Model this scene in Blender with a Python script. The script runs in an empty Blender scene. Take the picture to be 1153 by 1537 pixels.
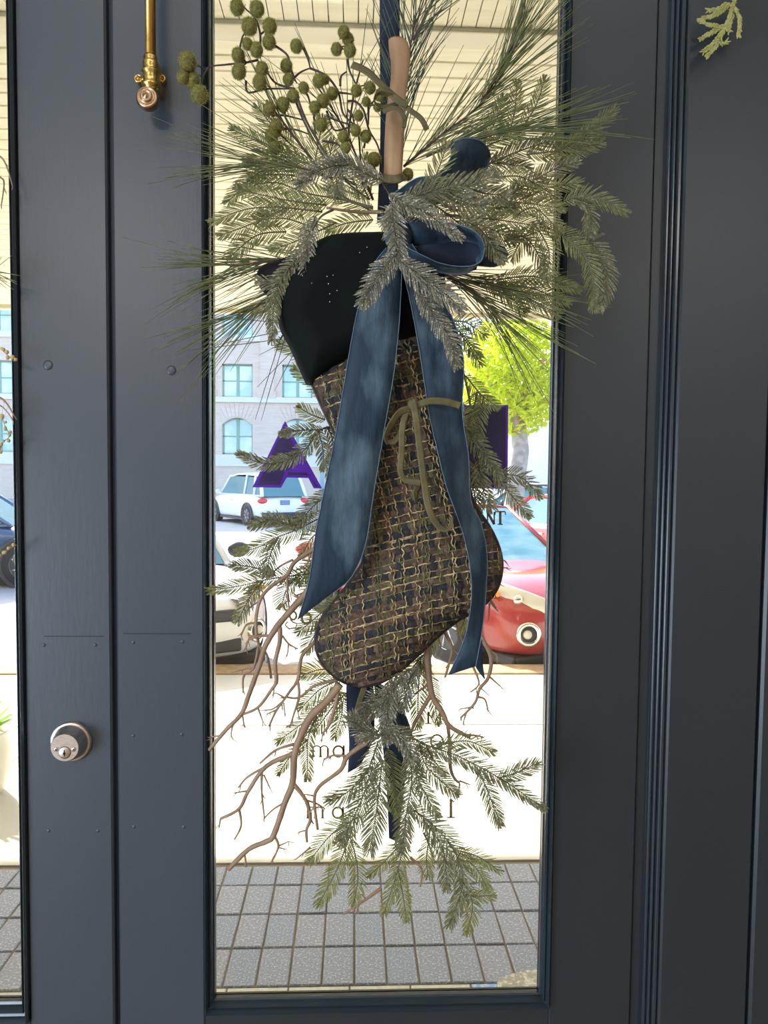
import bpy, bmesh, math, random
import numpy as np
from mathutils import Vector, Matrix
from mathutils.geometry import delaunay_2d_cdt
R = math.radians
rnd = random.Random(7)
sc = bpy.context.scene
COL = sc.collection

# ------------------------------------------------------------------ camera
FPX = 1110.0
EYE = 1.60
camd = bpy.data.cameras.new('camera')
camd.sensor_fit = 'VERTICAL'; camd.sensor_height = 36.0
camd.lens = 36.0 * FPX / 1537.0
camd.clip_start = 0.02; camd.clip_end = 500
cam = bpy.data.objects.new('camera', camd); COL.objects.link(cam)
CM = Matrix.Rotation(R(-2.3), 4, 'Z') @ Matrix.Rotation(R(90 - 3.0), 4, 'X') @ Matrix.Rotation(R(0.58), 4, 'Z')
CM.translation = Vector((0, -1.18, EYE))
cam.matrix_world = CM
sc.camera = cam

# ------------------------------------------------------------------ view, world, sun, room lamps, added side fill
vs = sc.view_settings
vs.view_transform = 'Standard'; vs.look = 'None'; vs.gamma = 1.0; vs.use_curve_mapping = False
vs.exposure = 0.18
w = bpy.data.worlds.new('sky'); sc.world = w; w.use_nodes = True
nt = w.node_tree
bg = nt.nodes['Background']
sky = nt.nodes.new('ShaderNodeTexSky'); sky.sky_type = 'NISHITA'
sky.sun_disc = False; sky.sun_elevation = R(35); sky.sun_rotation = R(-35)
sky.dust_density = 2.0
nt.links.new(sky.outputs[0], bg.inputs[0]); bg.inputs[1].default_value = 0.64
sund = bpy.data.lights.new('sun', 'SUN'); sund.energy = 12.5; sund.angle = R(0.6); sund.color = (1.0, 0.95, 0.86)
sun = bpy.data.objects.new('sun', sund); COL.objects.link(sun)
_az, _al = R(-33), R(35)
sdir = Vector((math.sin(_az) * math.cos(_al), math.cos(_az) * math.cos(_al), math.sin(_al)))
sun.rotation_euler = sdir.to_track_quat('Z', 'Y').to_euler()

def area(name, loc, target, sx, sy, power, col):
    d = bpy.data.lights.new(name, 'AREA'); d.shape = 'RECTANGLE'; d.size = sx; d.size_y = sy
    d.energy = power; d.color = col
    o = bpy.data.objects.new(name, d); COL.objects.link(o); o.location = loc
    o.rotation_euler = (Vector(loc) - Vector(target)).to_track_quat('Z', 'Y').to_euler()
    return o
LAMPS = [(-0.55, -1.25, 1.0, 0.6, 6), (-1.7, -4.4, 1.0, 1.0, 85), (2.3, -4.0, 1.0, 1.0, 45), (0.6, -1.2, 0.8, 0.5, 4)]
for lx, ly, sx, sy, pw in LAMPS:
    area('shop_lamp', (lx, ly, 3.3), (lx, ly, 0), sx, sy, pw, (1.0, 0.955, 0.89))
area('side_fill_light', (-2.9, -1.8, 0.85), (0, -0.3, 0.75), 2.4, 1.3, 150, (0.70, 0.84, 1.0))  # added bluish fill to lift the left leaf; the wall has no window

# ------------------------------------------------------------------ helpers
CL = CM.translation.copy()
CR = CM.to_3x3()
def P(px, py, y=0.0):
    """point of the plane y=const that the photograph shows at pixel px,py"""
    d = CR @ Vector(((px - 576.5) / FPX, (768.5 - py) / FPX, -1.0))
    t = (y - CL.y) / d.y
    return CL + d * t
def G(px, py, z=0.0):
    """point of the ground plane z=const"""
    d = CR @ Vector(((px - 576.5) / FPX, (768.5 - py) / FPX, -1.0))
    t = (z - CL.z) / d.z
    return CL + d * t

def tag(o, label=None, cat=None, group=None, kind=None):
    if label: o['label'] = label
    if cat: o['category'] = cat
    if group: o['group'] = group
    if kind: o['kind'] = kind
    return o
def empty(name, loc=(0, 0, 0), rz=0.0, parent=None):
    o = bpy.data.objects.new(name, None); COL.objects.link(o)
    o.location = loc; o.rotation_euler = (0, 0, rz); o.empty_display_size = 0.05
    if parent: o.parent = parent
    return o

class MB:
    def __init__(s): s.v = []; s.f = []; s.uv = None
    def add(s, vs_, fs_):
        n = len(s.v); s.v += [tuple(x) for x in vs_]; s.f += [tuple(i + n for i in f) for f in fs_]
    def box(s, a, b):
        x0, y0, z0 = a; x1, y1, z1 = b
        s.add([(x0,y0,z0),(x1,y0,z0),(x1,y1,z0),(x0,y1,z0),(x0,y0,z1),(x1,y0,z1),(x1,y1,z1),(x0,y1,z1)],
              [(0,3,2,1),(4,5,6,7),(0,1,5,4),(1,2,6,5),(2,3,7,6),(3,0,4,7)])
    def cbox(s, a, b, c=0.003):
        """box chamfered on its vertical front edges and all four front rims (front = -y)"""
        x0, y0, z0 = a; x1, y1, z1 = b
        s.add([(x0,y0+c,z0),(x1,y0+c,z0),(x1,y0+c,z1),(x0,y0+c,z1),
               (x0+c,y0,z0+c),(x1-c,y0,z0+c),(x1-c,y0,z1-c),(x0+c,y0,z1-c),
               (x0,y1,z0),(x1,y1,z0),(x1,y1,z1),(x0,y1,z1)],
              [(4,5,6,7),(0,1,5,4),(1,2,6,5),(2,3,7,6),(3,0,4,7),(8,11,10,9),(0,8,9,1),(1,9,10,2),(2,10,11,3),(3,11,8,0)])
    def tube(s, pts, rad, n=6, cap=True):
        pts = [Vector(p) for p in pts]
        if not hasattr(rad, '__len__'): rad = [rad] * len(pts)
        rings = []; nrm = None
        for i, p in enumerate(pts):
            a = pts[max(0, i - 1)]; b = pts[min(len(pts) - 1, i + 1)]
            t = (b - a)
            if t.length < 1e-9: t = Vector((0, 0, 1))
            t.normalize()
            if nrm is None:
                h = Vector((0, 1, 0)) if abs(t.y) < 0.8 else Vector((1, 0, 0))
                nrm = t.cross(h).normalized()
            else:
                nrm = (nrm - t * nrm.dot(t)); nrm = nrm.normalized() if nrm.length > 1e-6 else t.orthogonal().normalized()
            bi = t.cross(nrm)
            rings.append([p + (nrm * math.cos(2*math.pi*k/n) + bi * math.sin(2*math.pi*k/n)) * rad[i] for k in range(n)])
        base = len(s.v)
        for r_ in rings: s.v += [tuple(q) for q in r_]
        for i in range(len(rings) - 1):
            for k in range(n):
                a = base + i*n + k; b = base + i*n + (k+1) % n
                s.f.append((a, b, b + n, a + n))
        if cap:
            s.f.append(tuple(base + k for k in range(n))[::-1])
            s.f.append(tuple(base + (len(rings)-1)*n + k for k in range(n)))
    def grid(s, rows, close=False):
        base = len(s.v); m = len(rows[0])
        for r_ in rows: s.v += [tuple(q) for q in r_]
        for i in range(len(rows) - 1):
            for k in range(m if close else m - 1):
                a = base + i*m + k; b = base + i*m + (k+1) % m
                s.f.append((a, b, b + m, a + m))
    def lathe(s, c, prof, axis=(0,-1,0), n=24):
        ax = Vector(axis).normalized(); u = ax.orthogonal().normalized(); v = ax.cross(u); c = Vector(c)
        s.grid([[c + ax*h + (u*math.cos(2*math.pi*k/n) + v*math.sin(2*math.pi*k/n))*r_ for k in range(n)] for (r_, h) in prof], close=True)
    def sphere(s, c, r_, nu=12, nv=8, sc3=(1,1,1), jit=0):
        c = Vector(c)
        rows = []
        for i in range(nv + 1):
            th = math.pi * i / nv
            rows.append([c + Vector((math.sin(th)*math.cos(2*math.pi*k/nu)*sc3[0], math.sin(th)*math.sin(2*math.pi*k/nu)*sc3[1], math.cos(th)*sc3[2])) * r_ * (1 + rnd.uniform(-jit, jit)) for k in range(nu)])
        s.grid(rows, close=True)
    def build(s, name, mat, parent=None, smooth=True, kind=None, origin=None):
        me = bpy.data.meshes.new(name)
        if parent is not None:
            off = Vector((0, 0, 0)); q = parent
            root = parent
            while root.parent is not None: root = root.parent
            if not root.get('_local'):
                while q is not None:
                    off += Vector(q.location); q = q.parent
        else:
            off = Vector(origin) if origin is not None else Vector((sum(v[0] for v in s.v)/len(s.v), sum(v[1] for v in s.v)/len(s.v), min(v[2] for v in s.v)))
        me.from_pydata([(v[0]-off.x, v[1]-off.y, v[2]-off.z) for v in s.v], [], s.f)
        if smooth:
            me.polygons.foreach_set('use_smooth', [True] * len(me.polygons))
        me.materials.append(mat); me.update()
        o = bpy.data.objects.new(name, me); COL.objects.link(o)
        if parent is not None: o.parent = parent
        else: o.location = off
        if kind: o['kind'] = kind
        return o

def recalc(o):
    bm = bmesh.new(); bm.from_mesh(o.data); bmesh.ops.recalc_face_normals(bm, faces=bm.faces); bm.to_mesh(o.data); bm.free()
    return o
def bevel(o, w_=0.003, seg=2):
    m = o.modifiers.new('bevel', 'BEVEL'); m.width = w_; m.segments = seg; m.limit_method = 'ANGLE'
    return o
def smooth_pts(pts, n=4):
    """Catmull-Rom through a list of equal-length tuples"""
    out = []; a = [tuple(p) for p in pts]
    if len(a) < 3: 
        for i in range(len(a)-1):
            for k in range(n):
                t = k/n; out.append(tuple(a[i][j]*(1-t)+a[i+1][j]*t for j in range(len(a[0]))))
        return out + [a[-1]]
    a = [a[0]] + a + [a[-1]]
    for i in range(1, len(a) - 2):
        for k in range(n):
            t = k / n
            out.append(tuple(0.5*((2*a[i][j]) + (-a[i-1][j]+a[i+1][j])*t + (2*a[i-1][j]-5*a[i][j]+4*a[i+1][j]-a[i+2][j])*t*t + (-a[i-1][j]+3*a[i][j]-3*a[i+1][j]+a[i+2][j])*t**3) for j in range(len(a[0]))))
    out.append(a[-2]); return out

# ------------------------------------------------------------------ materials
MATS = {}
def mat(name, col, rough=0.5, metal=0.0, noise=None, bump=None, sheen=0.0, spec=0.5, coat=0.0, trans=None, emit=None):
    """noise=(scale, second colour, low, high[, stretch]); bump=(scale, strength, distance[, stretch])"""
    if name in MATS: return MATS[name]
    m = bpy.data.materials.new(name); m.use_nodes = True; n = m.node_tree; b = n.nodes['Principled BSDF']
    b.inputs['Base Color'].default_value = (*col, 1); b.inputs['Roughness'].default_value = rough
    b.inputs['Metallic'].default_value = metal; b.inputs['Specular IOR Level'].default_value = spec
    if sheen:
        b.inputs['Sheen Weight'].default_value = sheen; b.inputs['Sheen Roughness'].default_value = 0.35
        b.inputs['Sheen Tint'].default_value = (*[min(1, c*3+0.25) for c in col], 1)
    if coat: b.inputs['Coat Weight'].default_value = coat; b.inputs['Coat Roughness'].default_value = 0.05
    tc = n.nodes.new('ShaderNodeTexCoord')
    def tex(scale, st):
        mp = n.nodes.new('ShaderNodeMapping'); mp.inputs['Scale'].default_value = st or (1, 1, 1)
        n.links.new(tc.outputs['Object'], mp.inputs[0])
        t = n.nodes.new('ShaderNodeTexNoise'); t.inputs['Scale'].default_value = scale; t.inputs['Detail'].default_value = 5
        n.links.new(mp.outputs[0], t.inputs['Vector']); return t
    if noise:
        t = tex(noise[0], noise[4] if len(noise) > 4 else None)
        r_ = n.nodes.new('ShaderNodeValToRGB'); r_.color_ramp.elements[0].position = noise[2]; r_.color_ramp.elements[1].position = noise[3]
        r_.color_ramp.elements[0].color = (*col, 1); r_.color_ramp.elements[1].color = (*noise[1], 1)
        n.links.new(t.outputs[0], r_.inputs[0]); n.links.new(r_.outputs[0], b.inputs['Base Color'])
    if bump:
        t = tex(bump[0], bump[3] if len(bump) > 3 else None)
        bp = n.nodes.new('ShaderNodeBump'); bp.inputs['Strength'].default_value = bump[1]; bp.inputs['Distance'].default_value = bump[2]
        n.links.new(t.outputs[0], bp.inputs['Height']); n.links.new(bp.outputs[0], b.inputs['Normal'])
    if trans:
        tr = n.nodes.new('ShaderNodeBsdfTranslucent'); tr.inputs[0].default_value = (*trans[0], 1)
        mx = n.nodes.new('ShaderNodeMixShader'); mx.inputs[0].default_value = trans[1]
        n.links.new(b.outputs[0], mx.inputs[1]); n.links.new(tr.outputs[0], mx.inputs[2])
        n.links.new(mx.outputs[0], n.nodes['Material Output'].inputs[0])
    if emit:
        b.inputs['Emission Color'].default_value = (*emit[0], 1); b.inputs['Emission Strength'].default_value = emit[1]
    MATS[name] = m; return m

def glass_mat(name, tint=(0.97, 0.985, 0.98), refl=1.0):
    m = bpy.data.materials.new(name); m.use_nodes = True; n = m.node_tree; n.nodes.clear()
    out = n.nodes.new('ShaderNodeOutputMaterial'); tr = n.nodes.new('ShaderNodeBsdfTransparent'); tr.inputs[0].default_value = (*tint, 1)
    gl = n.nodes.new('ShaderNodeBsdfGlossy'); gl.inputs['Roughness'].default_value = 0.02
    fr = n.nodes.new('ShaderNodeFresnel'); fr.inputs[0].default_value = 1.45
    mx = n.nodes.new('ShaderNodeMixShader')
    n.links.new(fr.outputs[0], mx.inputs[0]); n.links.new(tr.outputs[0], mx.inputs[1]); n.links.new(gl.outputs[0], mx.inputs[2]); n.links.new(mx.outputs[0], out.inputs[0])
    return m

NAVY = mat('navy_door_paint', (0.038, 0.053, 0.072), 0.36, noise=(6, (0.043, 0.058, 0.077), 0.35, 0.7, (1, 1, 0.4)), bump=(110, 0.16, 0.0012, (1.3, 1, 0.3)), spec=0.55)
NAVY_R = mat('shaded_navy_paint', (0.020, 0.028, 0.037), 0.38, noise=(5, (0.024, 0.031, 0.037), 0.3, 0.7, (1, 1, 0.3)), bump=(110, 0.16, 0.0012, (1.6, 1, 0.2)), spec=0.5)  # darker copy of the door navy; dimmer right-hand light put into the colour
NAVY_GAP = mat('dark_blue_gap_paint', (0.008, 0.022, 0.045), 0.5)
MOULD = mat('glossy_navy_moulding', (0.022, 0.034, 0.045), 0.22, bump=(60, 0.08, 0.001, (1, 1, 0.2)), spec=0.6)
GLASS = glass_mat('window_glass')
CREAM = mat('cream_board_paint', (0.90, 0.83, 0.60), 0.6, noise=(9, (0.78, 0.70, 0.46), 0.45, 0.75, (0.3, 3, 1)), bump=(20, 0.3, 0.004))
CREAM_D = mat('cream_beam_paint', (0.80, 0.74, 0.54), 0.6, noise=(4, (0.62, 0.54, 0.36), 0.5, 0.75, (0.3, 1, 1)))
BRASS = mat('aged_brass', (0.72, 0.50, 0.16), 0.27, 1.0, noise=(60, (0.42, 0.25, 0.09), 0.55, 0.72), bump=(80, 0.25, 0.001))
BRONZE = mat('worn_bronze_knob', (0.52, 0.36, 0.22), 0.3, 1.0, noise=(90, (0.33, 0.22, 0.14), 0.4, 0.7))
NICKEL = mat('satin_nickel', (0.60, 0.55, 0.50), 0.32, 1.0, noise=(120, (0.48, 0.42, 0.37), 0.4, 0.7, (1, 1, 4)))
NICKEL_D = mat('dark_keyway', (0.03, 0.03, 0.03), 0.5, 0.6)
FIR = mat('green_fir_needle', (0.10, 0.12, 0.05), 0.45, noise=(260, (0.34, 0.34, 0.19), 0.48, 0.70), trans=((0.52, 0.54, 0.12), 0.27))
FIR_P = mat('pale_fir_needle', (0.11, 0.12, 0.065), 0.45, noise=(280, (0.42, 0.40, 0.28), 0.50, 0.70), trans=((0.50, 0.48, 0.18), 0.18))
FROST = mat('frosted_fir_needle', (0.15, 0.15, 0.10), 0.38, noise=(420, (0.85, 0.82, 0.72), 0.55, 0.68), trans=((0.4, 0.4, 0.3), 0.12), spec=0.9)
FIR_ST = mat('fir_stem', (0.12, 0.11, 0.06), 0.6)
PINE = mat('long_pine_needle', (0.13, 0.17, 0.07), 0.45, noise=(50, (0.30, 0.32, 0.14), 0.4, 0.7), trans=((0.4, 0.45, 0.12), 0.2))
PINE_D = mat('dark_pine_needle', (0.06, 0.10, 0.07), 0.45, noise=(50, (0.18, 0.21, 0.11), 0.4, 0.7), trans=((0.25, 0.3, 0.1), 0.15))
PINE_ST = mat('pine_stem', (0.08, 0.035, 0.03), 0.6)
BERRY = mat('olive_berry_fuzz', (0.26, 0.25, 0.07), 0.8, sheen=0.8, trans=((0.72, 0.70, 0.22), 0.45))
BERRY_C = mat('olive_berry_core', (0.105, 0.105, 0.025), 0.85, noise=(300, (0.20, 0.19, 0.05), 0.4, 0.6), sheen=0.5)
BTWIG = mat('dark_berry_twig', (0.045, 0.028, 0.022), 0.5)
BTWIG_R = mat('reddish_bud_husk', (0.20, 0.06, 0.04), 0.6)
TWIG = mat('brown_twig_bark', (0.24, 0.155, 0.095), 0.55, noise=(60, (0.34, 0.24, 0.16), 0.4, 0.7, (1, 1, 0.4)), bump=(200, 0.4, 0.001))
VELVET = mat('blue_velvet', (0.007, 0.028, 0.055), 0.7, noise=(16, (0.085, 0.145, 0.205), 0.46, 0.70, (1.4, 1, 0.6)), bump=(38, 0.55, 0.006, (1.6, 1, 0.5)), sheen=0.45)
VELVET_E = mat('blue_ribbon_edge', (0.10, 0.17, 0.24), 0.6)
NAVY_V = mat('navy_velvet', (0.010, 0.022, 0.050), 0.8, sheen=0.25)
BLACKV = mat('black_green_velvet', (0.0035, 0.0055, 0.006), 0.85, noise=(12, (0.004, 0.012, 0.008), 0.55, 0.75), sheen=0.04, spec=0.15)
BLACKS = mat('black_lining_satin', (0.006, 0.004, 0.007), 0.6, spec=0.2)
OLIVE = mat('olive_velvet_ribbon', (0.085, 0.073, 0.026), 0.6, noise=(60, (0.14, 0.12, 0.05), 0.4, 0.7), sheen=0.3)
TAN = mat('tan_rod', (0.30, 0.18, 0.095), 0.45, noise=(30, (0.46, 0.30, 0.17), 0.35, 0.7, (1, 1, 0.3)), bump=(25, 0.3, 0.003, (1, 1, 0.2)))
TW_BASE = mat('tweed_base', (0.030, 0.022, 0.014), 0.9, noise=(120, (0.07, 0.05, 0.025), 0.4, 0.6))
TW_BROWN = mat('tweed_brown_band', (0.050, 0.032, 0.022), 0.8, noise=(160, (0.135, 0.085, 0.058), 0.4, 0.65), bump=(500, 0.5, 0.001), sheen=0.2)
TW_BLACK = mat('tweed_navy_band', (0.012, 0.014, 0.020), 0.85, noise=(300, (0.035, 0.035, 0.04), 0.4, 0.65), bump=(500, 0.5, 0.001))
TW_OLIVE = mat('tweed_olive_band', (0.050, 0.043, 0.020), 0.8, noise=(160, (0.13, 0.11, 0.05), 0.4, 0.65), bump=(500, 0.5, 0.001))
TW_TAN = mat('tweed_tan_yarn', (0.22, 0.16, 0.07), 0.8, noise=(130, (0.62, 0.50, 0.27), 0.42, 0.62))
TW_GREEN = mat('tweed_green_yarn', (0.10, 0.115, 0.045), 0.8, noise=(240, (0.22, 0.22, 0.09), 0.4, 0.65))
PURPLE = mat('purple_vinyl', (0.020, 0.006, 0.085), 0.5)
PURPLE_L = mat('violet_vinyl_edge', (0.085, 0.015, 0.36), 0.5, trans=((0.12, 0.02, 0.55), 0.4))
GOLDTXT = mat('tan_vinyl_text', (0.20, 0.12, 0.04), 0.6)
PAVER = mat('grey_paver', (0.27, 0.30, 0.37), 0.85, noise=(140, (0.56, 0.60, 0.68), 0.5, 0.7), bump=(150, 0.5, 0.003))
PAVER2 = mat('warm_grey_paver', (0.29, 0.31, 0.37), 0.85, noise=(120, (0.57, 0.60, 0.67), 0.5, 0.7), bump=(150, 0.5, 0.003))
PAVER3 = mat('blue_grey_paver', (0.25, 0.29, 0.37), 0.85, noise=(160, (0.54, 0.59, 0.68), 0.5, 0.7), bump=(150, 0.5, 0.003))
GROUT = mat('paver_joint', (0.20, 0.17, 0.12), 0.95)
PALE_T = mat('pale_edging_tile', (0.58, 0.56, 0.44), 0.7, noise=(30, (0.70, 0.69, 0.58), 0.4, 0.6))
BLUE_T = mat('blue_edging_tile', (0.22, 0.42, 0.72), 0.5, noise=(40, (0.55, 0.68, 0.80), 0.45, 0.6))
PEBBLE = mat('pebble_concrete', (0.42, 0.40, 0.33), 0.9, noise=(70, (0.72, 0.70, 0.60), 0.45, 0.6), bump=(90, 0.8, 0.006))
CONC = mat('sidewalk_concrete', (0.60, 0.57, 0.50), 0.9, noise=(3, (0.66, 0.64, 0.58), 0.3, 0.7), bump=(60, 0.3, 0.003))
CURB = mat('curb_concrete', (0.40, 0.27, 0.15), 0.9, noise=(12, (0.50, 0.36, 0.22), 0.4, 0.65))
ASPH = mat('asphalt', (0.42, 0.415, 0.41), 0.9, noise=(2, (0.50, 0.49, 0.48), 0.3, 0.7), bump=(50, 0.4, 0.004))
STONE = mat('pinkish_stone', (0.80, 0.66, 0.58), 0.85, noise=(3, (0.74, 0.59, 0.50), 0.35, 0.65, (0.4, 1, 3)))
STONE_L = mat('pale_stone_band', (0.82, 0.80, 0.80), 0.85)
SAGE = mat('sage_window_frame', (0.30, 0.46, 0.38), 0.6)
WINB = mat('far_window_glass', (0.42, 0.66, 0.74), 0.08, noise=(0.6, (0.75, 0.92, 0.95), 0.4, 0.6), spec=1.0)  # sky reflection is put into the pane colour
LEAF = mat('yellow_green_leaf', (0.42, 0.44, 0.03), 0.6, noise=(1.2, (0.60, 0.58, 0.06), 0.4, 0.6), trans=((0.75, 0.85, 0.08), 0.6))
LEAF_D = mat('mid_green_leaf', (0.10, 0.20, 0.07), 0.6, trans=((0.3, 0.5, 0.1), 0.5))
BLOSSOM = mat('pink_blossom', (0.75, 0.12, 0.30), 0.6, trans=((0.9, 0.2, 0.4), 0.4))
BARK = mat('grey_bark', (0.28, 0.25, 0.24), 0.9, noise=(6, (0.40, 0.37, 0.35), 0.4, 0.6), bump=(20, 0.6, 0.02))
WALLP = mat('shop_wall_paint', (0.55, 0.53, 0.50), 0.8, bump=(80, 0.1, 0.001))
CEILP = mat('shop_ceiling_paint', (0.72, 0.71, 0.68), 0.8, bump=(80, 0.1, 0.001))
WOODF = mat('shop_wood_floor', (0.22, 0.13, 0.07), 0.4, noise=(4, (0.32, 0.20, 0.11), 0.35, 0.65, (8, 0.5, 1)))
TYRE = mat('tyre_rubber', (0.03, 0.03, 0.032), 0.8)
RIM = mat('alloy_rim', (0.62, 0.63, 0.65), 0.3, 0.9)
CARGL = mat('car_glass', (0.10, 0.24, 0.28), 0.06, spec=1.0)
CARGL_B = mat('blue_windscreen', (0.16, 0.46, 0.54), 0.06, noise=(2.2, (0.50, 0.78, 0.84), 0.42, 0.62, (.6, .6, 3)), spec=1.0)  # paler noise patches in the colour stand in for windscreen reflections
BLKPL = mat('black_car_plastic', (0.05, 0.05, 0.055), 0.5)
CHROME = mat('chrome_trim', (0.85, 0.80, 0.68), 0.15, 0.8)
LAMPC = mat('clear_lamp_lens', (0.75, 0.72, 0.62), 0.1, spec=1.0)
LAMPR = mat('red_lamp_lens', (0.75, 0.03, 0.04), 0.15, spec=1.0)
LAMPO = mat('orange_lamp_lens', (0.95, 0.32, 0.03), 0.15, spec=1.0)
PLATE = mat('blue_number_plate', (0.16, 0.24, 0.45), 0.4)
RED = mat('red_car_paint', (0.42, 0.05, 0.045), 0.22, coat=0.8)
RED2 = mat('bright_red_car_paint', (0.75, 0.03, 0.04), 0.22, coat=0.8)
WHITE = mat('white_car_paint', (0.85, 0.86, 0.87), 0.25, coat=0.8)
BLUEC = mat('dark_blue_car_paint', (0.05, 0.10, 0.19), 0.22, coat=0.8)
SILV = mat('silver_car_paint', (0.45, 0.50, 0.56), 0.3, 0.3, coat=0.6)
BEAD = mat('gold_bead', (0.62, 0.50, 0.20), 0.3, trans=((0.9, 0.8, 0.4), 0.3))
CEDAR = mat('cedar_frond', (0.42, 0.44, 0.13), 0.6, trans=((0.6, 0.62, 0.2), 0.2), noise=(90, (0.55, 0.55, 0.25), 0.4, 0.65))
POT = mat('pale_glazed_pot', (0.66, 0.62, 0.50), 0.4)

# ------------------------------------------------------------------ the doorway (structure)
def X(px, py=768, y=0.0): return P(px, py, y).x
def Z(px, py, y=0.0): return P(px, py, y).z
TOPZ = 2.72
xl_g1 = X(21, y=0.018); xl_s0 = X(33); xl_s1 = X(165)
x2_0 = X(173); x2_m0 = X(306.5); x2_g0 = X(321, y=0.018); x2_g1 = X(821, y=0.02); x2_m1 = X(840); x2_1 = X(968)
zg = Z(565, 1494, 0.018); zm = zg - (x2_g0 - x2_m0)
zg_l = Z(22, 1503, 0.018); zm_l = zg_l - (xl_s0 - xl_g1)
YD = 0.045
def ring(mb, x0, x1, z0, z1, prof):
    """mitred moulding: prof = [(inset, y)...] from the outer rectangle inwards"""
    rows = [[(x0+i, y, z0+i), (x1-i, y, z0+i), (x1-i, y, z1-i), (x0+i, y, z1-i)] for i, y in prof]
    mb.grid(rows, close=True)
def door(name, x0, x1, gx0, gx1, mx0, mx1, zmould, zglass):
    d = tag(empty(name, ((x0+x1)/2, 0, 0)), kind='structure')
    ztg = 2.42
    m = MB(); m.cbox((x0, 0, 0.012), (mx0, YD, TOPZ)); recalc(m.build('stile', NAVY if x0 < -0.2 else NAVY_R, d, False))
    m = MB(); m.cbox((mx1, 0, 0.012), (x1, YD, TOPZ)); recalc(m.build('stile', NAVY if x1 < 0.0 else NAVY_R, d, False))
    m = MB(); m.box((mx0, 0.001, 0.012), (mx1, YD-.001, zmould)); m.build('bottom_rail', NAVY_R, d, False)
    m = MB(); m.box((mx0, 0.001, ztg + (mx0 and 0.02)), (mx1, YD-.001, TOPZ)); m.build('top_rail', NAVY_R, d, False)
    wv = (gx0 - mx0)
    m = MB()
    ring(m, mx0, mx1, zmould, ztg + 0.02, [(0.0, 0.0), (0.0, -0.006), (wv*.14, -0.009), (wv*.26, -0.006), (wv*.34, 0.002), (wv*.52, 0.004), (wv*.60, 0.001), (wv*.74, 0.006), (wv*.82, 0.016), (wv, 0.018), (wv, 0.026)])
    recalc(m.build('glazing_moulding', MOULD, d, True)).modifiers.new('es', 'EDGE_SPLIT').split_angle = R(40)
    m = MB()
    ring(m, mx0, mx1, zmould, ztg + 0.02, [(0.0, YD), (0.0, YD-0.005), (wv, YD-0.012), (wv, YD-.007-.009)])
    m.build('outer_moulding', MOULD, d, False)
    m = MB(); m.box((gx0-0.006, 0.0215, zglass-0.006), (gx1+0.006, 0.0265, ztg+0.004)); m.build('glass_pane', GLASS, d, False)
    return d
door2 = door('door_2', x2_0, x2_1, x2_g0, x2_g1, x2_m0, x2_m1, zm, zg)
wl = (xl_s0 - xl_g1)
door1 = door('door_1', xl_s1 - (x2_1-x2_0), xl_s1, xl_s1-(x2_1-x2_0)+0.13+wl, xl_g1, xl_s1-(x2_1-x2_0)+0.13, xl_s0, zm_l, zg_l)
# astragal in the gap between the two leaves
m = MB(); m.box((xl_s1+0.0008, 0.012, 0.012), (x2_0-0.0008, 0.04, TOPZ)); m.build('astragal', NAVY_GAP, door2, False)
# small paint-filled screw heads and scars of the stiles
for (px, py, par) in [(181, 951, door1), (257, 556, door2), (72, 548, door1)]:
    m = MB(); c = P(px, py, 0)
    if px == 181: continue
    m.lathe(c, [(0.0, 0.0012), (0.005, 0.0014), (0.0075, 0.0006), (0.008, -0.001)], n=16); m.build('plugged_hole', NAVY, par)
for (px, py, par) in [(66, 968, door1), (143, 968, door1), (200, 964, door2), (274, 963, door2), (200, 1104, door2), (273, 1102, door2), (201, 1241, door2), (276, 1241, door2), (73, 1247, door1), (147, 1247, door1)]:
    m = MB(); m.lathe(P(px, py, 0), [(0.0, 0.0008), (0.0026, 0.0008), (0.0034, -0.0005)], n=10); m.build('nail_head', NAVY, par)
for (a, b, py, par) in [(66, 156, 955, door1), (186, 287, 951, door2)]:
    m = MB(); p0 = P(a, py, 0); p1 = P(b, py+1, 0); m.box((p0.x, -0.0008, p0.z-.0006), (p1.x, 0.002, p0.z+.0006)); m.build('rail_seam', MOULD, par, False)

# right side frame: jamb, beads, flat panel, next moulding
xr = lambda px: X(px)
def struct(name, mb, mt, smooth=False):
    o = mb.build(name, mt, None, smooth); o['kind'] = 'structure'; return o
HEADZ = TOPZ + 0.01
m = MB(); m.box((x2_1+0.002, 0.006, 0), (xr(985), 0.10, 3.4)); struct('trim_1', m, NAVY_R)
fr = tag(empty('trim_2', (xr(994), 0, 0)), kind='structure')
for a, b, y in [(985, 990, -0.004), (990.5, 995, -0.010), (996, 1002, -0.016)]:
    m = MB(); m.cbox((xr(a), y, 0), (xr(b), 0.0055, 3.4), 0.0016); recalc(m.build('bead', MOULD, fr, False))
m = MB(); m.cbox((xr(1003), -0.022, 0), (xr(1137), 0.10, 3.4), 0.003); o = struct('trim_3', m, NAVY_R); recalc(o)
m = MB(); m.box((xr(1137), -0.012, 0), (xr(1141), 0.10, 3.4)); struct('trim_4', m, NAVY_GAP)
m = MB(); m.cbox((xr(1141), -0.024, 0), (xr(1141)+0.12, 0.10, 3.4), 0.004); recalc(struct('trim_5', m, NAVY_R))
WX0, WX1, WY0, CZ = -3.0, 3.4, -5.2, 3.4
m = MB(); m.box((xr(1141)+0.12, 0.0, 0), (WX1, 0.10, CZ)); struct('wall_right_front', m, NAVY_R)
xl_out = xl_s1 - (x2_1-x2_0) - 0.002
m = MB(); m.box((WX0, 0.0, 0), (xl_out, 0.10, CZ)); struct('wall_left_front', m, NAVY_R)
m = MB(); m.box((xl_out, 0.0, HEADZ), (x2_1+0.002, 0.10, CZ)); struct('wall_front', m, NAVY_R)
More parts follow.
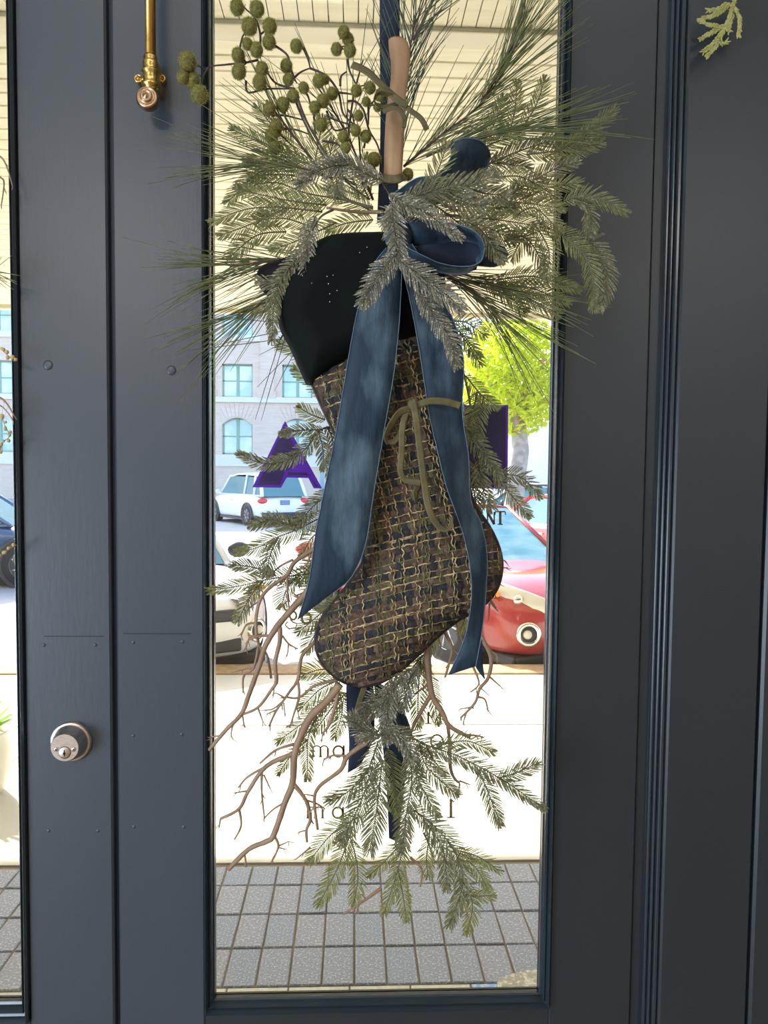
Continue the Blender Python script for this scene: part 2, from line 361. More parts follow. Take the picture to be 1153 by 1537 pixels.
m = MB(); m.box((WX0-0.1, WY0, 0), (WX0, 0.10, CZ)); struct('wall_left', m, WALLP)
m = MB(); m.box((WX1, WY0, 0), (WX1+0.1, 0.10, CZ)); struct('wall_right', m, WALLP)
m = MB(); m.box((WX0-0.1, WY0-0.1, 0), (WX1+0.1, WY0, CZ)); struct('wall_back', m, WALLP)
m = MB(); m.box((WX0-0.1, WY0-0.1, -0.05), (WX1+0.1, 0.02, 0)); struct('floor', m, WOODF)
m = MB(); m.box((WX0-0.1, WY0-0.1, CZ), (WX1+0.1, 0.10, CZ+0.1)); struct('ceiling', m, CEILP)
m = MB(); m.box((xl_out, 0.0, 0.0), (x2_1, 0.12, 0.012)); struct('trim_6', m, BRONZE)

# brass pull bar (part of door_2)
hb = P(222, 60, -0.035)
hand = empty('pull_handle', (hb.x, -0.035, P(218, 145, -0.035).z), parent=None)
hand.parent = door2; hand.location = Vector(hand.location) - Vector(door2.location)
hx = X(226, 60, -0.035)
def hz(py, y=-0.035): return P(222, py, y).z
m = MB(); m.tube([(hx, -0.035, hz(84)), (hx, -0.035, hz(84)+0.75)], 0.0078, 16); m.build('brass_bar', BRASS, hand)
zc = hz(84)
prof = [(0.0, 0), (0.0095, 0), (0.0105, -0.003), (0.0095, -0.006), (0.0098, -0.0075), (0.0118, -0.010), (0.0112, -0.016), (0.0098, -0.019), (0.0128, -0.0215), (0.0132, -0.0235), (0.0105, -0.026), (0.0115, -0.033), (0.0108, -0.038), (0.0132, -0.041), (0.0132, -0.0435), (0.0095, -0.046), (0.0078, -0.052), (0.009, -0.062)]
m = MB(); m.lathe((hx, -0.035, zc), prof, axis=(0, 0, 1), n=24); recalc(m.build('turned_collar', BRASS, hand))
kz = hz(143, -0.05)
kx = X(219, 143, -0.05)
m = MB(); m.lathe((kx, -0.034, kz), [(0.0, -0.012), (0.012, -0.010), (0.0165, 0.0), (0.0172, 0.005), (0.0160, 0.010), (0.0125, 0.0145), (0.0122, 0.0125), (0.0085, 0.0135), (0.0080, 0.0165), (0.0060, 0.0165), (0.0055, 0.0145), (0.0040, 0.0165), (0.0, 0.0185)], n=28)
recalc(m.build('knob_end', BRONZE, hand))
for s, px in ((-1, 207), (1, 242)):
    c = P(px, 117, -0.012)
    m = MB(); m.lathe((c.x, -0.001, c.z), [(0.0065, 0.0), (0.0065, 0.009), (0.0055, 0.0105), (0.0042, 0.0105), (0.0040, 0.009), (0.0, 0.0085)], n=18)
    m.box((min(c.x, hx), -0.012, c.z-0.003), (max(c.x, hx), -0.004, c.z+0.003)); lug = m.build('screw_lug', BRASS, hand)
    m = MB(); m.sphere((c.x, -0.010, c.z), 0.0030, 10, 6); m.build('screw_head', BRONZE, lug)
m = MB(); m.box((hx-0.011, -0.036, zc-0.050), (hx+0.011, -0.0005, zc-0.006)); bevel(m.build('mounting_block', BRASS, hand, False), 0.004)

# deadbolt (part of door_1)
dbc = P(104, 1113, 0)
db = empty('deadbolt', (dbc.x - door1.location.x, 0, dbc.z)); db.parent = door1
cx = P(108, 1112, 0)
m = MB(); m.lathe((cx.x, 0, cx.z), [(0.0325, -0.001), (0.0325, 0.004), (0.0310, 0.0065), (0.0285, 0.0075), (0.0280, 0.0075)], n=40)
m.lathe((cx.x, 0, cx.z), [(0.0280, 0.0075), (0.0262, 0.012), (0.0228, 0.027), (0.0212, 0.030), (0.0, 0.030)], n=40)
recalc(m.build('rosette', NICKEL, db)).modifiers.new('es', 'EDGE_SPLIT').split_angle = R(30)
fx, fz = cx.x, cx.z
m = MB(); m.lathe((fx, -0.030, fz-0.0075), [(0.0090, -0.001), (0.0090, 0.0008), (0.0082, 0.0012), (0.0, 0.0012)], n=28); cy = m.build('key_cylinder', NICKEL, db)
m = MB(); m.lathe((fx, -0.030, fz-0.0075), [(0.0098, 0.0002), (0.0091, 0.0004)], n=28); m.build('cylinder_ring', NICKEL_D, db)
m = MB(); m.box((fx-0.0008, -0.0316, fz-0.013), (fx+0.0008, -0.0310, fz-0.003)); m.box((fx-0.0022, -0.0316, fz-0.0105), (fx+0.0018, -0.0310, fz-0.0070)); m.build('keyway', NICKEL_D, cy, False)
for s in (-1, 1):
    m = MB(); m.lathe((fx+s*0.0135, -0.030, fz-0.0025), [(0.0036, 0.0003), (0.0030, 0.0012), (0.0, 0.0010)], n=16); sh = m.build('set_screw', NICKEL, db)
    m = MB(); m.lathe((fx+s*0.0135, -0.030, fz-0.0025), [(0.0013, 0.00125), (0.0, 0.0013)], n=8); m.build('screw_socket', NICKEL_D, sh)

# ------------------------------------------------------------------ lettering on the glass (parts of door_2)
YT = 0.0212
def flat(name, pts, mt, y0, th=0.0006, parent=door2):
    """thin vinyl cut-out from a simple polygon (pixels)"""
    vs2 = [P(a, b, YT) for a, b in pts]
    n = len(vs2)
    m = MB()
    r_ = delaunay_2d_cdt([Vector((v.x, v.z)) for v in vs2], [], [list(range(n))], 1, 1e-7)
    vv, ff = r_[0], r_[2]
    m.add([(v.x, y0, v.y) for v in vv], [tuple(f) for f in ff])
    return m.build(name, mt, parent, False)
def stroke(mb, pts, w_, y=YT-0.0004):
    """ribbon stroke in the glass plane; pts in pixels, w_ width(s) in pixels"""
    q = [Vector(p) for p in pts]
    if not hasattr(w_, '__len__'): w_ = [w_]*len(q)
    L, Rr = [], []
    for i in range(len(q)):
        t = q[min(i+1, len(q)-1)] - q[max(i-1, 0)]; t.normalize(); n = Vector((-t.y, t.x))
        a = q[i] + n*w_[i]*.75; b = q[i] - n*w_[i]*.75
        L.append(P(a.x, a.y, y)); Rr.append(P(b.x, b.y, y))
    mb.grid([L, Rr])
def ell(cx_, cy_, rx, ry, a0=0, a1=360, n=24):
    return [(cx_+rx*math.cos(R(a0+(a1-a0)*k/n)), cy_+ry*math.sin(R(a0+(a1-a0)*k/n))) for k in range(n+1)]
A_out = [(428, 632), (483.5, 733), (471, 733), (463, 717.5), (430.5, 717), (422, 732), (379, 731.5)]
lt = flat('purple_letter', A_out, PURPLE_L, YT-0.0003)
flat('letter_fill', [(427, 641), (448, 684), (434, 706), (428, 706), (420, 728), (386, 728)], PURPLE, YT-0.0008, parent=lt)
flat('letter_fill', [(433, 709), (461, 709.5), (478, 731), (473.5, 731), (465.5, 713.5), (432, 713)], PURPLE, YT-0.0008, parent=lt)
lt = flat('purple_letter', [(505, 660), (505, 712), (486, 691)], PURPLE_L, YT-0.0003)
flat('letter_fill', [(503, 668), (503, 704), (490, 691)], PURPLE, YT-0.0008, parent=lt)
lt = flat('purple_letter', [(697, 608), (763, 608), (762, 734), (697, 733)], PURPLE_L, YT-0.0003)
flat('letter_fill', [(699, 611.5), (759.5, 611.5), (759, 731), (699, 730.5)], PURPLE, YT-0.0008, parent=lt)
def gl(strokes):
    m = MB()
    for s in strokes: stroke(m, s[0], s[1])
    m.build('tan_letter', GOLDTXT, door2, False)
def glyph_q(cx_, by, h=18):   # mirrored p: bowl left, stem right
    gl([(ell(cx_, by-h*.45, h*.42, h*.45), 2.0), ([(cx_+h*.45, by-h*.95), (cx_+h*.45, by+h*.62)], 2.2), ([(cx_+h*.22, by+h*.62), (cx_+h*.70, by+h*.62)], 1.0)])
def glyph_m(x0, by, h=18):
    s = []
    for k in range(3):
        x = x0 + k*h*.62
        s += [([(x, by), (x, by-h*.70)], 2.2), ([(x-h*.15, by), (x+h*.15, by)], 1.0)]
        if k < 2: s.append((ell(x+h*.31, by-h*.66, h*.31, h*.26, 180, 360, 12), 1.4))
    gl(s)
glyph_q(508, 1136); glyph_m(470, 1136)
glyph_q(507, 1228); glyph_m(462, 1228)
gl([([(677, 1199), (677, 1227)], 2.6), ([(671, 1227), (683, 1227)], 1.2), ([(677, 1200), (682, 1204)], 1.4)])
gl([(ell(656, 1113, 9, 10), 1.8)])
gl([([(643, 1068), (643, 1086)], 2.2), ([(638, 1086), (648, 1086)], 1.1), ([(643, 1069), (652, 1086), (661, 1069)], 1.5), ([(661, 1069), (661, 1086)], 2.2), ([(657, 1086), (666, 1086)], 1.1)])
gl([([(605, 1072), (605, 1082)], 2.0), ([(601, 1082), (609, 1082)], 1.1)])
gl([(ell(460, 928, 7, 8), 2.6)])
gl([(ell(440, 924, 5, 6), 2.0), ([(436, 930), (440, 934), (446, 936), (444, 942), (434, 944), (428, 938), (432, 933)], 1.5), ([(434, 918), (429, 915)], 1.5)])
gl([([(732, 768), (732, 786)], 1.4), ([(732, 769), (742, 787)], 2.6), ([(742, 768), (742, 787)], 1.4)])
gl([([(751, 768), (751, 787)], 2.6), ([(743.5, 768), (758.5, 768)], 1.3), ([(743.5, 768), (743, 773)], 1.2), ([(758.5, 768), (759, 773)], 1.2), ([(747, 787), (755, 787)], 1.1)])

# ------------------------------------------------------------------ outdoors: ground
GZ = 0.0
pv = tag(empty('entry_paving', (0, 1.5, GZ)), 'grey rectangular paving outside the door with narrow joints', 'paving')
pv['kind'] = 'structure'
m = MB(); m.box((-3.2, 0.121, GZ-0.08), (3.4, 1.785, GZ-0.006)); m.build('mortar_bed', GROUT, pv, False)
prow = [1.055, 1.245, 1.435, 1.625, 1.768]
pmesh = {}
def paver_mesh(sx, sy, mt):
    k = (round(sx, 4), round(sy, 4), mt.name)
    if k in pmesh: return pmesh[k]
    mb = MB(); c = 0.003; h = 0.03
    mb.add([(0,0,-h),(sx,0,-h),(sx,sy,-h),(0,sy,-h),(0,0,-c),(sx,0,-c),(sx,sy,-c),(0,sy,-c),(c,c,0),(sx-c,c,0),(sx-c,sy-c,0),(c,sy-c,0)],
           [(0,1,5,4),(1,2,6,5),(2,3,7,6),(3,0,4,7),(4,5,9,8),(5,6,10,9),(6,7,11,10),(7,4,8,11),(8,9,10,11)])
    me = bpy.data.meshes.new('paver'); me.from_pydata(mb.v, [], mb.f); me.materials.append(mt); pmesh[k] = me; return me
PW = 0.103
for r_ in range(len(prow)-1):
    y0, y1 = prow[r_]+0.004, prow[r_+1]-0.004
    for k in range(-22, 23):
        x0 = k*PW + 0.012 + (0.0 if r_ != 3 else 0.0)
        mt = rnd.choice([PAVER, PAVER2, PAVER3, PAVER])
        o = bpy.data.objects.new('paver', paver_mesh(PW-0.007, y1-y0, mt)); COL.objects.link(o); o.parent = pv
        o.location = (x0+0.0035 - pv.location.x, y0 - pv.location.y, rnd.uniform(-0.0015, 0.0015)); o.rotation_euler = (0, 0, R(rnd.uniform(-.35, .35)))
for k in range(-12, 13):
    x0 = k*0.19
    mt = BLUE_T if G(668, 1480).x - .1 < x0 < G(735, 1480).x - .02 else PALE_T
    o = bpy.data.objects.new('edging_tile', paver_mesh(0.184, 0.078, mt)); COL.objects.link(o); o.parent = pv
    o.location = (x0 - pv.location.x, 0.972 - pv.location.y, 0.001)
m = MB(); m.box((-3.2, 0.13, GZ-0.05), (3.4, 0.966, GZ-0.001)); m.build('pebble_concrete_strip', PEBBLE, pv, False)
pc = G(792, 1488); pts = []
m = MB(); rr = []
for k in range(20):
    a = 2*math.pi*k/20; rr.append((pc.x+0.06+0.15*math.cos(a)*(1+rnd.uniform(-.05,.05)), 1.02+0.085*math.sin(a), 0.006))
m.add(rr + [(x, y, -0.02) for x, y, z in rr], [tuple(range(20))] + [(k, (k+1) % 20, 20+(k+1) % 20, 20+k)[::-1] for k in range(20)]); m.build('concrete_patch', PEBBLE, pv, False)
# sidewalk slabs with joints
sw = tag(empty('sidewalk', (0, 3.2, 0)), kind='structure')
m = MB(); m.box((-14, 1.785, -0.14), (14, 4.62, -0.006)); m.build('slab_bed', GROUT, sw, False)
for y0, y1 in ((1.79, 3.44), (3.45, 4.62)):
    for k in range(-6, 6):
        mb = MB(); mb.box((k*2.2+0.34, y0+.003, -0.05), (k*2.2+2.532, y1-.003, 0)); mb.build('concrete_slab', CONC, sw, False)
m = MB(); m.box((-14, 4.622, -0.16), (14, 4.90, 0.014)); bevel(struct('curb', m, CURB), 0.015)
m = MB(); m.box((-60, 4.90, -0.3), (60, 80, -0.14)); struct('street', m, ASPH)

# ------------------------------------------------------------------ canopy over the sidewalk
cn = tag(empty('canopy', (0, 3, 3.0)), kind='structure')
# inner porch boards run away from the door
for k in range(-48, 50):
    x0 = k*0.046
    m = MB(); m.box((x0+0.002, 0.10, 3.0), (x0+0.0445, 1.205, 3.02)); m.build('porch_board', CREAM, cn, False)
m = MB(); m.box((-14, 1.205, 2.985), (14, 1.302, 3.1)); bevel(m.build('cross_beam', CREAM_D, cn, False), 0.006)
for k in range(40):
    y0 = 1.305 + k*0.100
    m = MB(); c = 0.006
    m.add([(-14, y0+.001, 3.0+c), (14, y0+.001, 3.0+c), (14, y0+c+.001, 3.0), (-14, y0+c+.001, 3.0), (14, y0+.099-c, 3.0), (-14, y0+.099-c, 3.0), (14, y0+.099, 3.0+c), (-14, y0+.099, 3.0+c), (14, y0+.099, 3.02), (-14, y0+.099, 3.02), (-14, y0+.001, 3.02), (14, y0+.001, 3.02)],
          [(0,3,2,1), (3,5,4,2), (5,7,6,4), (7,9,8,6), (0,1,11,10)])
    m.build('soffit_board', CREAM, cn, False)
m = MB(); m.box((-14, 0.1, 3.021), (14, 5.33, 3.20)); m.build('canopy_roof', CREAM_D, cn, False)
m = MB(); m.box((-14, 5.33, 2.97), (14, 5.40, 3.24)); m.build('fascia', CREAM_D, cn, False)
# street front of the shop above the glass, seen only from outside
m = MB(); m.box((-14, 0.101, 0), (WX0-0.1, 0.3, 3.4)); struct('wall_outer_left', m, NAVY_R)
m = MB(); m.box((WX1+0.1, 0.101, 0), (14, 0.3, 3.4)); struct('wall_outer_right', m, NAVY_R)

# ------------------------------------------------------------------ building across the street
BY = 44.0
bl = tag(empty('stone_building', (P(400, 700, BY).x, BY, -0.14)), 'pale pinkish stone building with sage framed arched windows across the street', 'building')
def bx(px): return P(px, 600, BY).x
def bz(py): return P(360, py, BY).z
x_a, x_b = bx(-420), bx(640)
m = MB(); m.box((x_a, BY+0.7, -0.14), (x_b, BY+12, bz(250))); m.build('inner_mass', STONE, bl, False)
# facade pieces between openings (front face y=BY .. BY+.7)
cols = [bx(333 - 90.3*k) for k in range(-3, 9)]
cw = bx(379) - bx(333)
cols = sorted(cols)
rows = [(bz(682), bz(627), True), (bz(596), bz(546), False), (bz(503), bz(452), False), (bz(410), bz(360), False)]
z_lo = -0.14
zs = [z_lo] + [v for r_ in rows for v in r_[:2]] + [bz(250)]
for i in range(0, len(zs), 2):
    m = MB(); m.box((x_a, BY, zs[i]), (x_b, BY+0.7, zs[i+1])); m.build('wall_course', STONE, bl, False)
for (z0, z1, arch) in rows:
    prev = x_a
    for c in cols + [x_b]:
        m = MB(); m.box((prev, BY, z0), (c, BY+0.7, z1)); m.build('pier', STONE, bl, False)
        prev = c + cw
    for c in cols:
        f = MB(); t = 0.07*1.3; yw = BY+0.35
        f.box((c, yw, z0), (c+t, yw+.1, z1)); f.box((c+cw-t, yw, z0), (c+cw, yw+.1, z1)); f.box((c, yw, z0), (c+cw, yw+.1, z0+t)); f.box((c, yw, z1-t), (c+cw, yw+.1, z1))
        f.box((c+cw/2-t, yw-.02, z0), (c+cw/2+t, yw+.1, z1)); f.box((c, yw, (z0+z1)/2-.035), (c+cw, yw+.08, (z0+z1)/2+.035))
        fo = f.build('window_frame', SAGE, bl, False)
        g_ = MB()
        for s in (0, 1):
            g_.box((c+t+s*(cw/2), yw+.05, z0+t), (c+cw/2-t+s*(cw/2), yw+.06, z1-t))
        g_.build('pane', WINB, fo, False)
        if arch:   # segmental arch: stone spandrels fill the two upper corners
            a = MB(); n = 10; hh = 0.42
            for k in range(n):
                u0, u1 = k/n, (k+1)/n
                f0 = hh*(2*u0-1)**2; f1 = hh*(2*u1-1)**2
                a.add([(c+cw*u0, BY-.01, z1), (c+cw*u1, BY-.01, z1), (c+cw*u1, BY-.01, z1-f1), (c+cw*u0, BY-.01, z1-f0), (c+cw*u0, BY+.34, z1), (c+cw*u1, BY+.34, z1), (c+cw*u1, BY+.34, z1-f1), (c+cw*u0, BY+.34, z1-f0)],
                      [(0,3,2,1), (3,7,6,2), (4,5,6,7)])
            a.build('arch_spandrel', STONE, bl, False)
            for k in range(9):   # voussoirs
                th0 = R(90 - 36 + 8*k + .6); th1 = R(90 - 36 + 8*(k+1) - .6)
                xc, zc2 = c+cw/2, z1 - 1.25*1.05
                q = [(math.cos(th0)*1.36, math.sin(th0)*1.36), (math.cos(th1)*1.36, math.sin(th1)*1.36), (math.cos(th1)*2.2, math.sin(th1)*2.2), (math.cos(th0)*2.2, math.sin(th0)*2.2)]
                a = MB(); a.add([(xc+u, BY-.03, zc2+v) for u, v in q] + [(xc+u, BY, zc2+v) for u, v in q], [(0,1,2,3), (0,4,5,1), (1,5,6,2), (2,6,7,3), (3,7,4,0)]); recalc(a.build('voussoir', STONE, bl, False))
for py0, py1, o_ in ((604, 596, .18), (700, 683, .10), (512, 503, .12)):
    m = MB(); m.box((x_a, BY-o_, bz(py0)), (x_b, BY, bz(py1))); m.build('stone_band', STONE_L, bl, False)
for c in cols:
    pc_ = c + cw + (bx(423)-bx(379))/2
    m = MB(); m.box((pc_-.55, BY-.22, bz(597)), (pc_+.55, BY, bz(586))); m.box((pc_-.42, BY-.14, bz(586)), (pc_+.42, BY, bz(420))); m.build('pilaster', STONE, bl, False)

# ------------------------------------------------------------------ trees
def tree(name, px, py_top, py_bot, wpx, dist, label, leafmat, n, trunk_px, blossom=0, seed=3):
    rr = random.Random(seed)
    base = P(trunk_px, 700, dist); t = tag(empty(name, (base.x, dist, -0.14)), label, 'tree', 'street trees')
    c = P(px, (py_top+py_bot)/2, dist); hw = wpx/FPX*(dist+1.18)/2; hh = (py_bot-py_top)/FPX*(dist+1.18)/2
    m = MB(); m.tube([(base.x, dist, -0.14), (base.x-.05, dist, 1.2), (base.x+.08, dist, 2.2), (c.x, dist, c.z)], [0.32, 0.25, 0.22, 0.08], 10)
    for k in range(7):
        a = rr.uniform(0, 6.28); m.tube([(base.x+.05, dist, 1.8+.2*k), (base.x+.05+math.cos(a)*hw*.3, dist+math.sin(a)*hw*.3, c.z), (c.x+math.cos(a)*hw*.75, dist+math.sin(a)*hw*.6, c.z+rr.uniform(-.3, .6)*hh)], [.10, .06, .02], 6)
    m.build('trunk', BARK, t)
    def cloud(cnt, mt, nm, sz):
        m = MB()
        for _ in range(cnt):
            while True:
                u = Vector((rr.uniform(-1, 1), rr.uniform(-1, 1), rr.uniform(-1, 1)))
                if 0.15 < u.length < 1: break
            q = Vector((c.x+u.x*hw, dist+u.y*hw*.8, c.z+u.z*hh))
            a = Vector((rr.gauss(0, 1), rr.gauss(0, 1), rr.gauss(0, 1))).normalized(); b = a.orthogonal().normalized(); s = sz*rr.uniform(.6, 1.3)
            m.add([q-a*s, q-b*s*.5, q+a*s, q+b*s*.5], [(0, 1, 2, 3)])
        m.build(nm, mt, t, False, kind='stuff')
    cloud(n, leafmat, 'foliage', 0.10)
    if blossom: cloud(blossom, BLOSSOM, 'blossom', 0.09)
tree('leafy_tree', 775, 470, 655, 175, 17, 'yellow-green leafy tree with grey trunk outside on the right', LEAF, 5200, 776, 60, 3)
tree('leafy_tree', 690, 440, 700, 190, 32, 'dull green tree farther back behind the yellow-green tree', LEAF_D, 5000, 690, 0, 4)
tree('leafy_tree', 905, 480, 690, 190, 30, 'green tree beyond the parked cars at far right', LEAF_D, 4500, 900, 0, 5)
# low pale shopfront far behind the right-hand cars
m = MB(); x0 = P(735, 700, 60).x; m.box((x0, 60, -0.14), (x0+60, 68, 6.0)); tag(m.build('far_building', STONE_L, None, False), 'pale low building far behind the trees at right', 'building')
m = MB(); q = P(483.5, 700, 38); m.tube([(q.x, 38, -.14), (q.x, 38, 3.5)], .12, 10); tag(m.build('street_pole', mat('blue_grey_pole', (.35, .5, .62), .5), None), 'thin blue-grey pole standing before the stone building', 'pole')

# ------------------------------------------------------------------ cars
def car(name, loc, heading, paint, L, W, H, label, suv=False, glassmat=CARGL, wheel_r=0.34):
    """heading = angle of the car's nose direction in degrees (0=+x). built along local +x, nose at +L/2"""
    c = empty(name, loc, R(heading)); c['_local'] = 1; tag(c, label, 'car', 'parked cars')
    hw = W/2; hb = 0.60*H if not suv else 0.58*H
    # stations: x, half width, bottom z, shoulder z, centre z (bonnet crown)
    nose = L/2
    st = [(nose, .52*hw, .30, .56, .60), (nose-.05, .74*hw, .20, .62, .68), (nose-.18, .88*hw, .16, .68, .74), (nose-.45, .95*hw, .15, .76, .84), (nose-.9, .99*hw, .18, hb*.90, hb*.97),
          (nose-1.25, hw, .18, hb*.95, hb*1.02), (nose-1.9, hw, .20, hb, hb), (0, hw, .20, hb, hb), (-nose+1.3, hw, .20, hb*1.01, hb*1.01), (-nose+.6, .98*hw, .22, hb*1.0, hb*1.03), (-nose+.15, .92*hw, .28, hb*.95, hb*.99), (-nose, .80*hw, .38, hb*.80, hb*.84)]
    rows = []
    for x, w_, zb, zs_, zc_ in st:
        half = [(0, zb), (w_*.86, zb), (w_*.97, zb+.10), (w_*1.0, (zb+zs_)*.5), (w_*.985, zs_-.10), (w_*.93, zs_-.02), (w_*.80, zs_+.01), (w_*.4, zc_), (0, zc_)]
        full = [(x, -a, z) for a, z in half] + [(x, a, z) for a, z in half[::-1][1:-1]]
        rows.append(full)
    rows = [[tuple(v) for v in r_] for r_ in rows]
    m = MB(); m.grid(rows, close=True)
    n = len(rows[0]); m.f.append(tuple(range(n))); m.f.append(tuple(len(m.v)-n+k for k in range(n)))
    body = recalc(m.build('body', paint, c)); sb = body.modifiers.new('s', 'SUBSURF'); sb.levels = 2; sb.render_levels = 2
    # greenhouse
    if suv: gx = [(nose-1.15, hb-.02), (nose-1.85, H-.08), (nose-2.5, H), (-nose+.7, H-.03), (-nose+.35, H-.12), (-nose+.05, hb)]
    else: gx = [(nose-1.15, hb-.02), (nose-1.95, H-.05), (nose-2.5, H), (-nose+1.35, H-.05), (-nose+1.1, H-.1), (-nose+.45, hb)]
    wt, wb = hw*.74, hw*.93
    # base outline x at belt for each post
    m = MB()
    top = [(gx[1][0], gx[1][1]), (gx[2][0], gx[2][1]), ((gx[2][0]+gx[3][0])/2, H+.005), (gx[3][0], gx[3][1]), (gx[4][0], gx[4][1])]
    rows = [[(x, -wt, z-.03), (x, -wt*.7, z), (x, 0, z+.015), (x, wt*.7, z), (x, wt, z-.03)] for x, z in top]
    rows = [[(x, y, z-.0) for x, y, z in r_] for r_ in rows]
    under = [[(x, y, z-.05) for x, y, z in r_] for r_ in rows]
    m.grid(rows); m.grid([u[::-1] for u in under])
    m.grid([[r_[0] for r_ in rows], [u[0] for u in under]]); m.grid([[r_[-1] for r_ in rows], [u[-1] for u in under]]); m.grid([rows[0], under[0]]); m.grid([rows[-1], under[-1]])
    m.build('roof', paint, c)
    # glass volume
    m = MB(); b0, b1 = gx[0][0], gx[5][0]
    base = [(b0, -wb*.9, hb-.03), (b0, wb*.9, hb-.03), (b1, wb*.9, hb-.03), (b1, -wb*.9, hb-.03)]
    topq = [(gx[1][0]+.02, -wt+.01, gx[1][1]-.04), (gx[1][0]+.02, wt-.01, gx[1][1]-.04), (gx[4][0]-.02, wt-.01, gx[4][1]-.04), (gx[4][0]-.02, -wt+.01, gx[4][1]-.04)]
    m.add(base+topq, [(0,1,5,4), (1,2,6,5), (2,3,7,6), (3,0,4,7), (4,5,6,7)]); m.build('windows', glassmat, c, False)
    # pillars
    m = MB()
    def pil(a, b, r_=.035): m.tube([a, b], r_, 6)
    for s in (-1, 1):
        pil((b0, s*wb*.9, hb-.03), (gx[1][0], s*wt, gx[1][1]-.03)); pil((b1, s*wb*.9, hb-.03), (gx[4][0], s*wt, gx[4][1]-.04), .06)
        xm = (gx[2][0]+gx[3][0])/2; pil((xm, s*wb*.92, hb-.03), (xm-.05, s*wt*1.0, H-.05), .04)
        pil((gx[3][0]-.1, s*wb*.92, hb-.03), (gx[3][0], s*wt, gx[3][1]-.05), .05)
        pil((b0+.02, s*wb*.9, hb-.02), (b1, s*wb*.92, hb-.01), .03)
    m.build('pillars', paint, c)
    # wheels
    for wx in (nose-.92, -nose+.92):
        for s in (-1, 1):
            y = s*(hw-.11)
            m = MB(); m.lathe((wx, y-s*.12, wheel_r), [(wheel_r*.62, 0), (wheel_r*.96, .0), (wheel_r, .03), (wheel_r, .20), (wheel_r*.96, .235), (wheel_r*.64, .24)], axis=(0, s, 0), n=28); wh = m.build('tyre', TYRE, c)
            m = MB(); m.lathe((wx, y-s*.12, wheel_r), [(0, .20), (.05, .215), (.07, .205), (.09, .19)], axis=(0, s, 0), n=20)
            m.lathe((wx, y-s*.12, wheel_r), [(wheel_r*.66, .235), (wheel_r*.60, .225), (wheel_r*.58, .19), (wheel_r*.57, .12)], axis=(0, s, 0), n=28)
            for k in range(7):
                a = 2*math.pi*k/7; ca, sa = math.cos(a), math.sin(a)
                p0 = Vector((wx+.06*ca, y+s*.085, wheel_r+.06*sa)); p1 = Vector((wx+wheel_r*.6*ca, y+s*.098, wheel_r+wheel_r*.6*sa)); m.tube([p0, p1], [.03, .022], 5)
            m.lathe((wx, y-s*.12, wheel_r), [(0, .10), (wheel_r*.58, .10)], axis=(0, s, 0), n=20)
            m.build('rim', RIM, wh)
            m = MB(); pts = [(wx+(wheel_r+.055)*math.cos(R(a)), s*(hw-.012), wheel_r+(wheel_r+.055)*math.sin(R(a))) for a in range(-15, 196, 15)]; m.tube(pts, .035, 6); m.build('wheel_arch', BLKPL, c)
            m = MB(); pts = [(wx+(wheel_r+.04)*math.cos(R(a)), s*(hw+.002), wheel_r+(wheel_r+.04)*math.sin(R(a))) for a in range(0, 360, 15)]; m.add(pts, [tuple(range(24))]); m.build('wheel_well', BLKPL, c, False)
    # lights, fog lamps, bumper, mirrors, plates
    for s in (-1, 1):
        m = MB()
        q = [(nose-.02, .52), (nose-.10, .66), (nose-.30, .80), (nose-.62, .90)]
        zz = [(.56, .68), (.58, .73), (.63, .785), (.75, .81)]
        rows = [[(x+.012, s*hw*w_*1.005, z0), (x+.035, s*hw*w_*1.02, (z0+z1)/2), (x+.004, s*hw*w_*.985, z1)] for (x, w_), (z0, z1) in zip(q, zz)]
        m.grid(rows); bk = [[(x-.12, y*.9, z) for x, y, z in r_] for r_ in rows]; m.grid([[r_[0] for r_ in rows], [r_[0] for r_ in bk]]); m.grid([[r_[2] for r_ in rows], [r_[2] for r_ in bk]])
        hl = m.build('headlight', LAMPC, c)
        m = MB(); m.sphere((nose-.36, s*hw*.885, .715), .060, 12, 8, (1.5, .55, .55)); m.build('indicator', LAMPO, hl)
        m = MB(); m.sphere((nose-.16, s*hw*.76, .68), .06, 12, 8, (.5, .9, .7)); m.build('lamp_bulb', CHROME, hl)
        m = MB(); m.lathe((nose-.10, s*hw*.70, .40), [(.10, .0), (.105, .05), (.09, .06), (.07, .05)], axis=(1, s*.55, 0), n=20); fg = m.build('fog_lamp_surround', CHROME, c)
        m = MB(); m.lathe((nose-.10, s*hw*.70, .40), [(.0, .055), (.045, .05), (.09, .03)], axis=(1, s*.55, 0), n=20); m.build('fog_lamp', BLKPL, fg)
        m = MB(); m.sphere((nose-.06, s*hw*.74, .40), .038, 12, 8); m.build('fog_lens', LAMPC, fg)
        m = MB(); m.sphere((-nose+.10, s*hw*.80, hb*.83), .16, 14, 8, (.6, 1.1, .55)); m.build('tail_light', LAMPR, c)
        m = MB(); m.sphere((nose-1.55, s*(hw+.10), hb+.06), .11, 14, 8, (.55, 1.05, .75)); m.build('wing_mirror', paint if suv else BLKPL, c)
        m = MB(); m.box((nose-2.55, min(s*(hw-.02), s*(hw+.012)), hb*.80), (nose-2.38, max(s*(hw-.02), s*(hw+.012)), hb*.80+.03)); m.build('door_handle', CHROME, c, False)
    m = MB(); m.box((nose-.45, -hw*.84, .09), (nose-.12, hw*.84, .20)); bevel(m.build('bumper_lip', BLKPL, c, False), .03)
    m = MB(); m.box((nose-.10, -.5, .24), (nose-.01, .5, .36)); bevel(m.build('lower_grille', BLKPL, c, False), .02)
    m = MB(); m.box((nose-.06, -.45, .50), (nose+.004, .45, .60)); bevel(m.build('grille', BLKPL, c, False), .015)
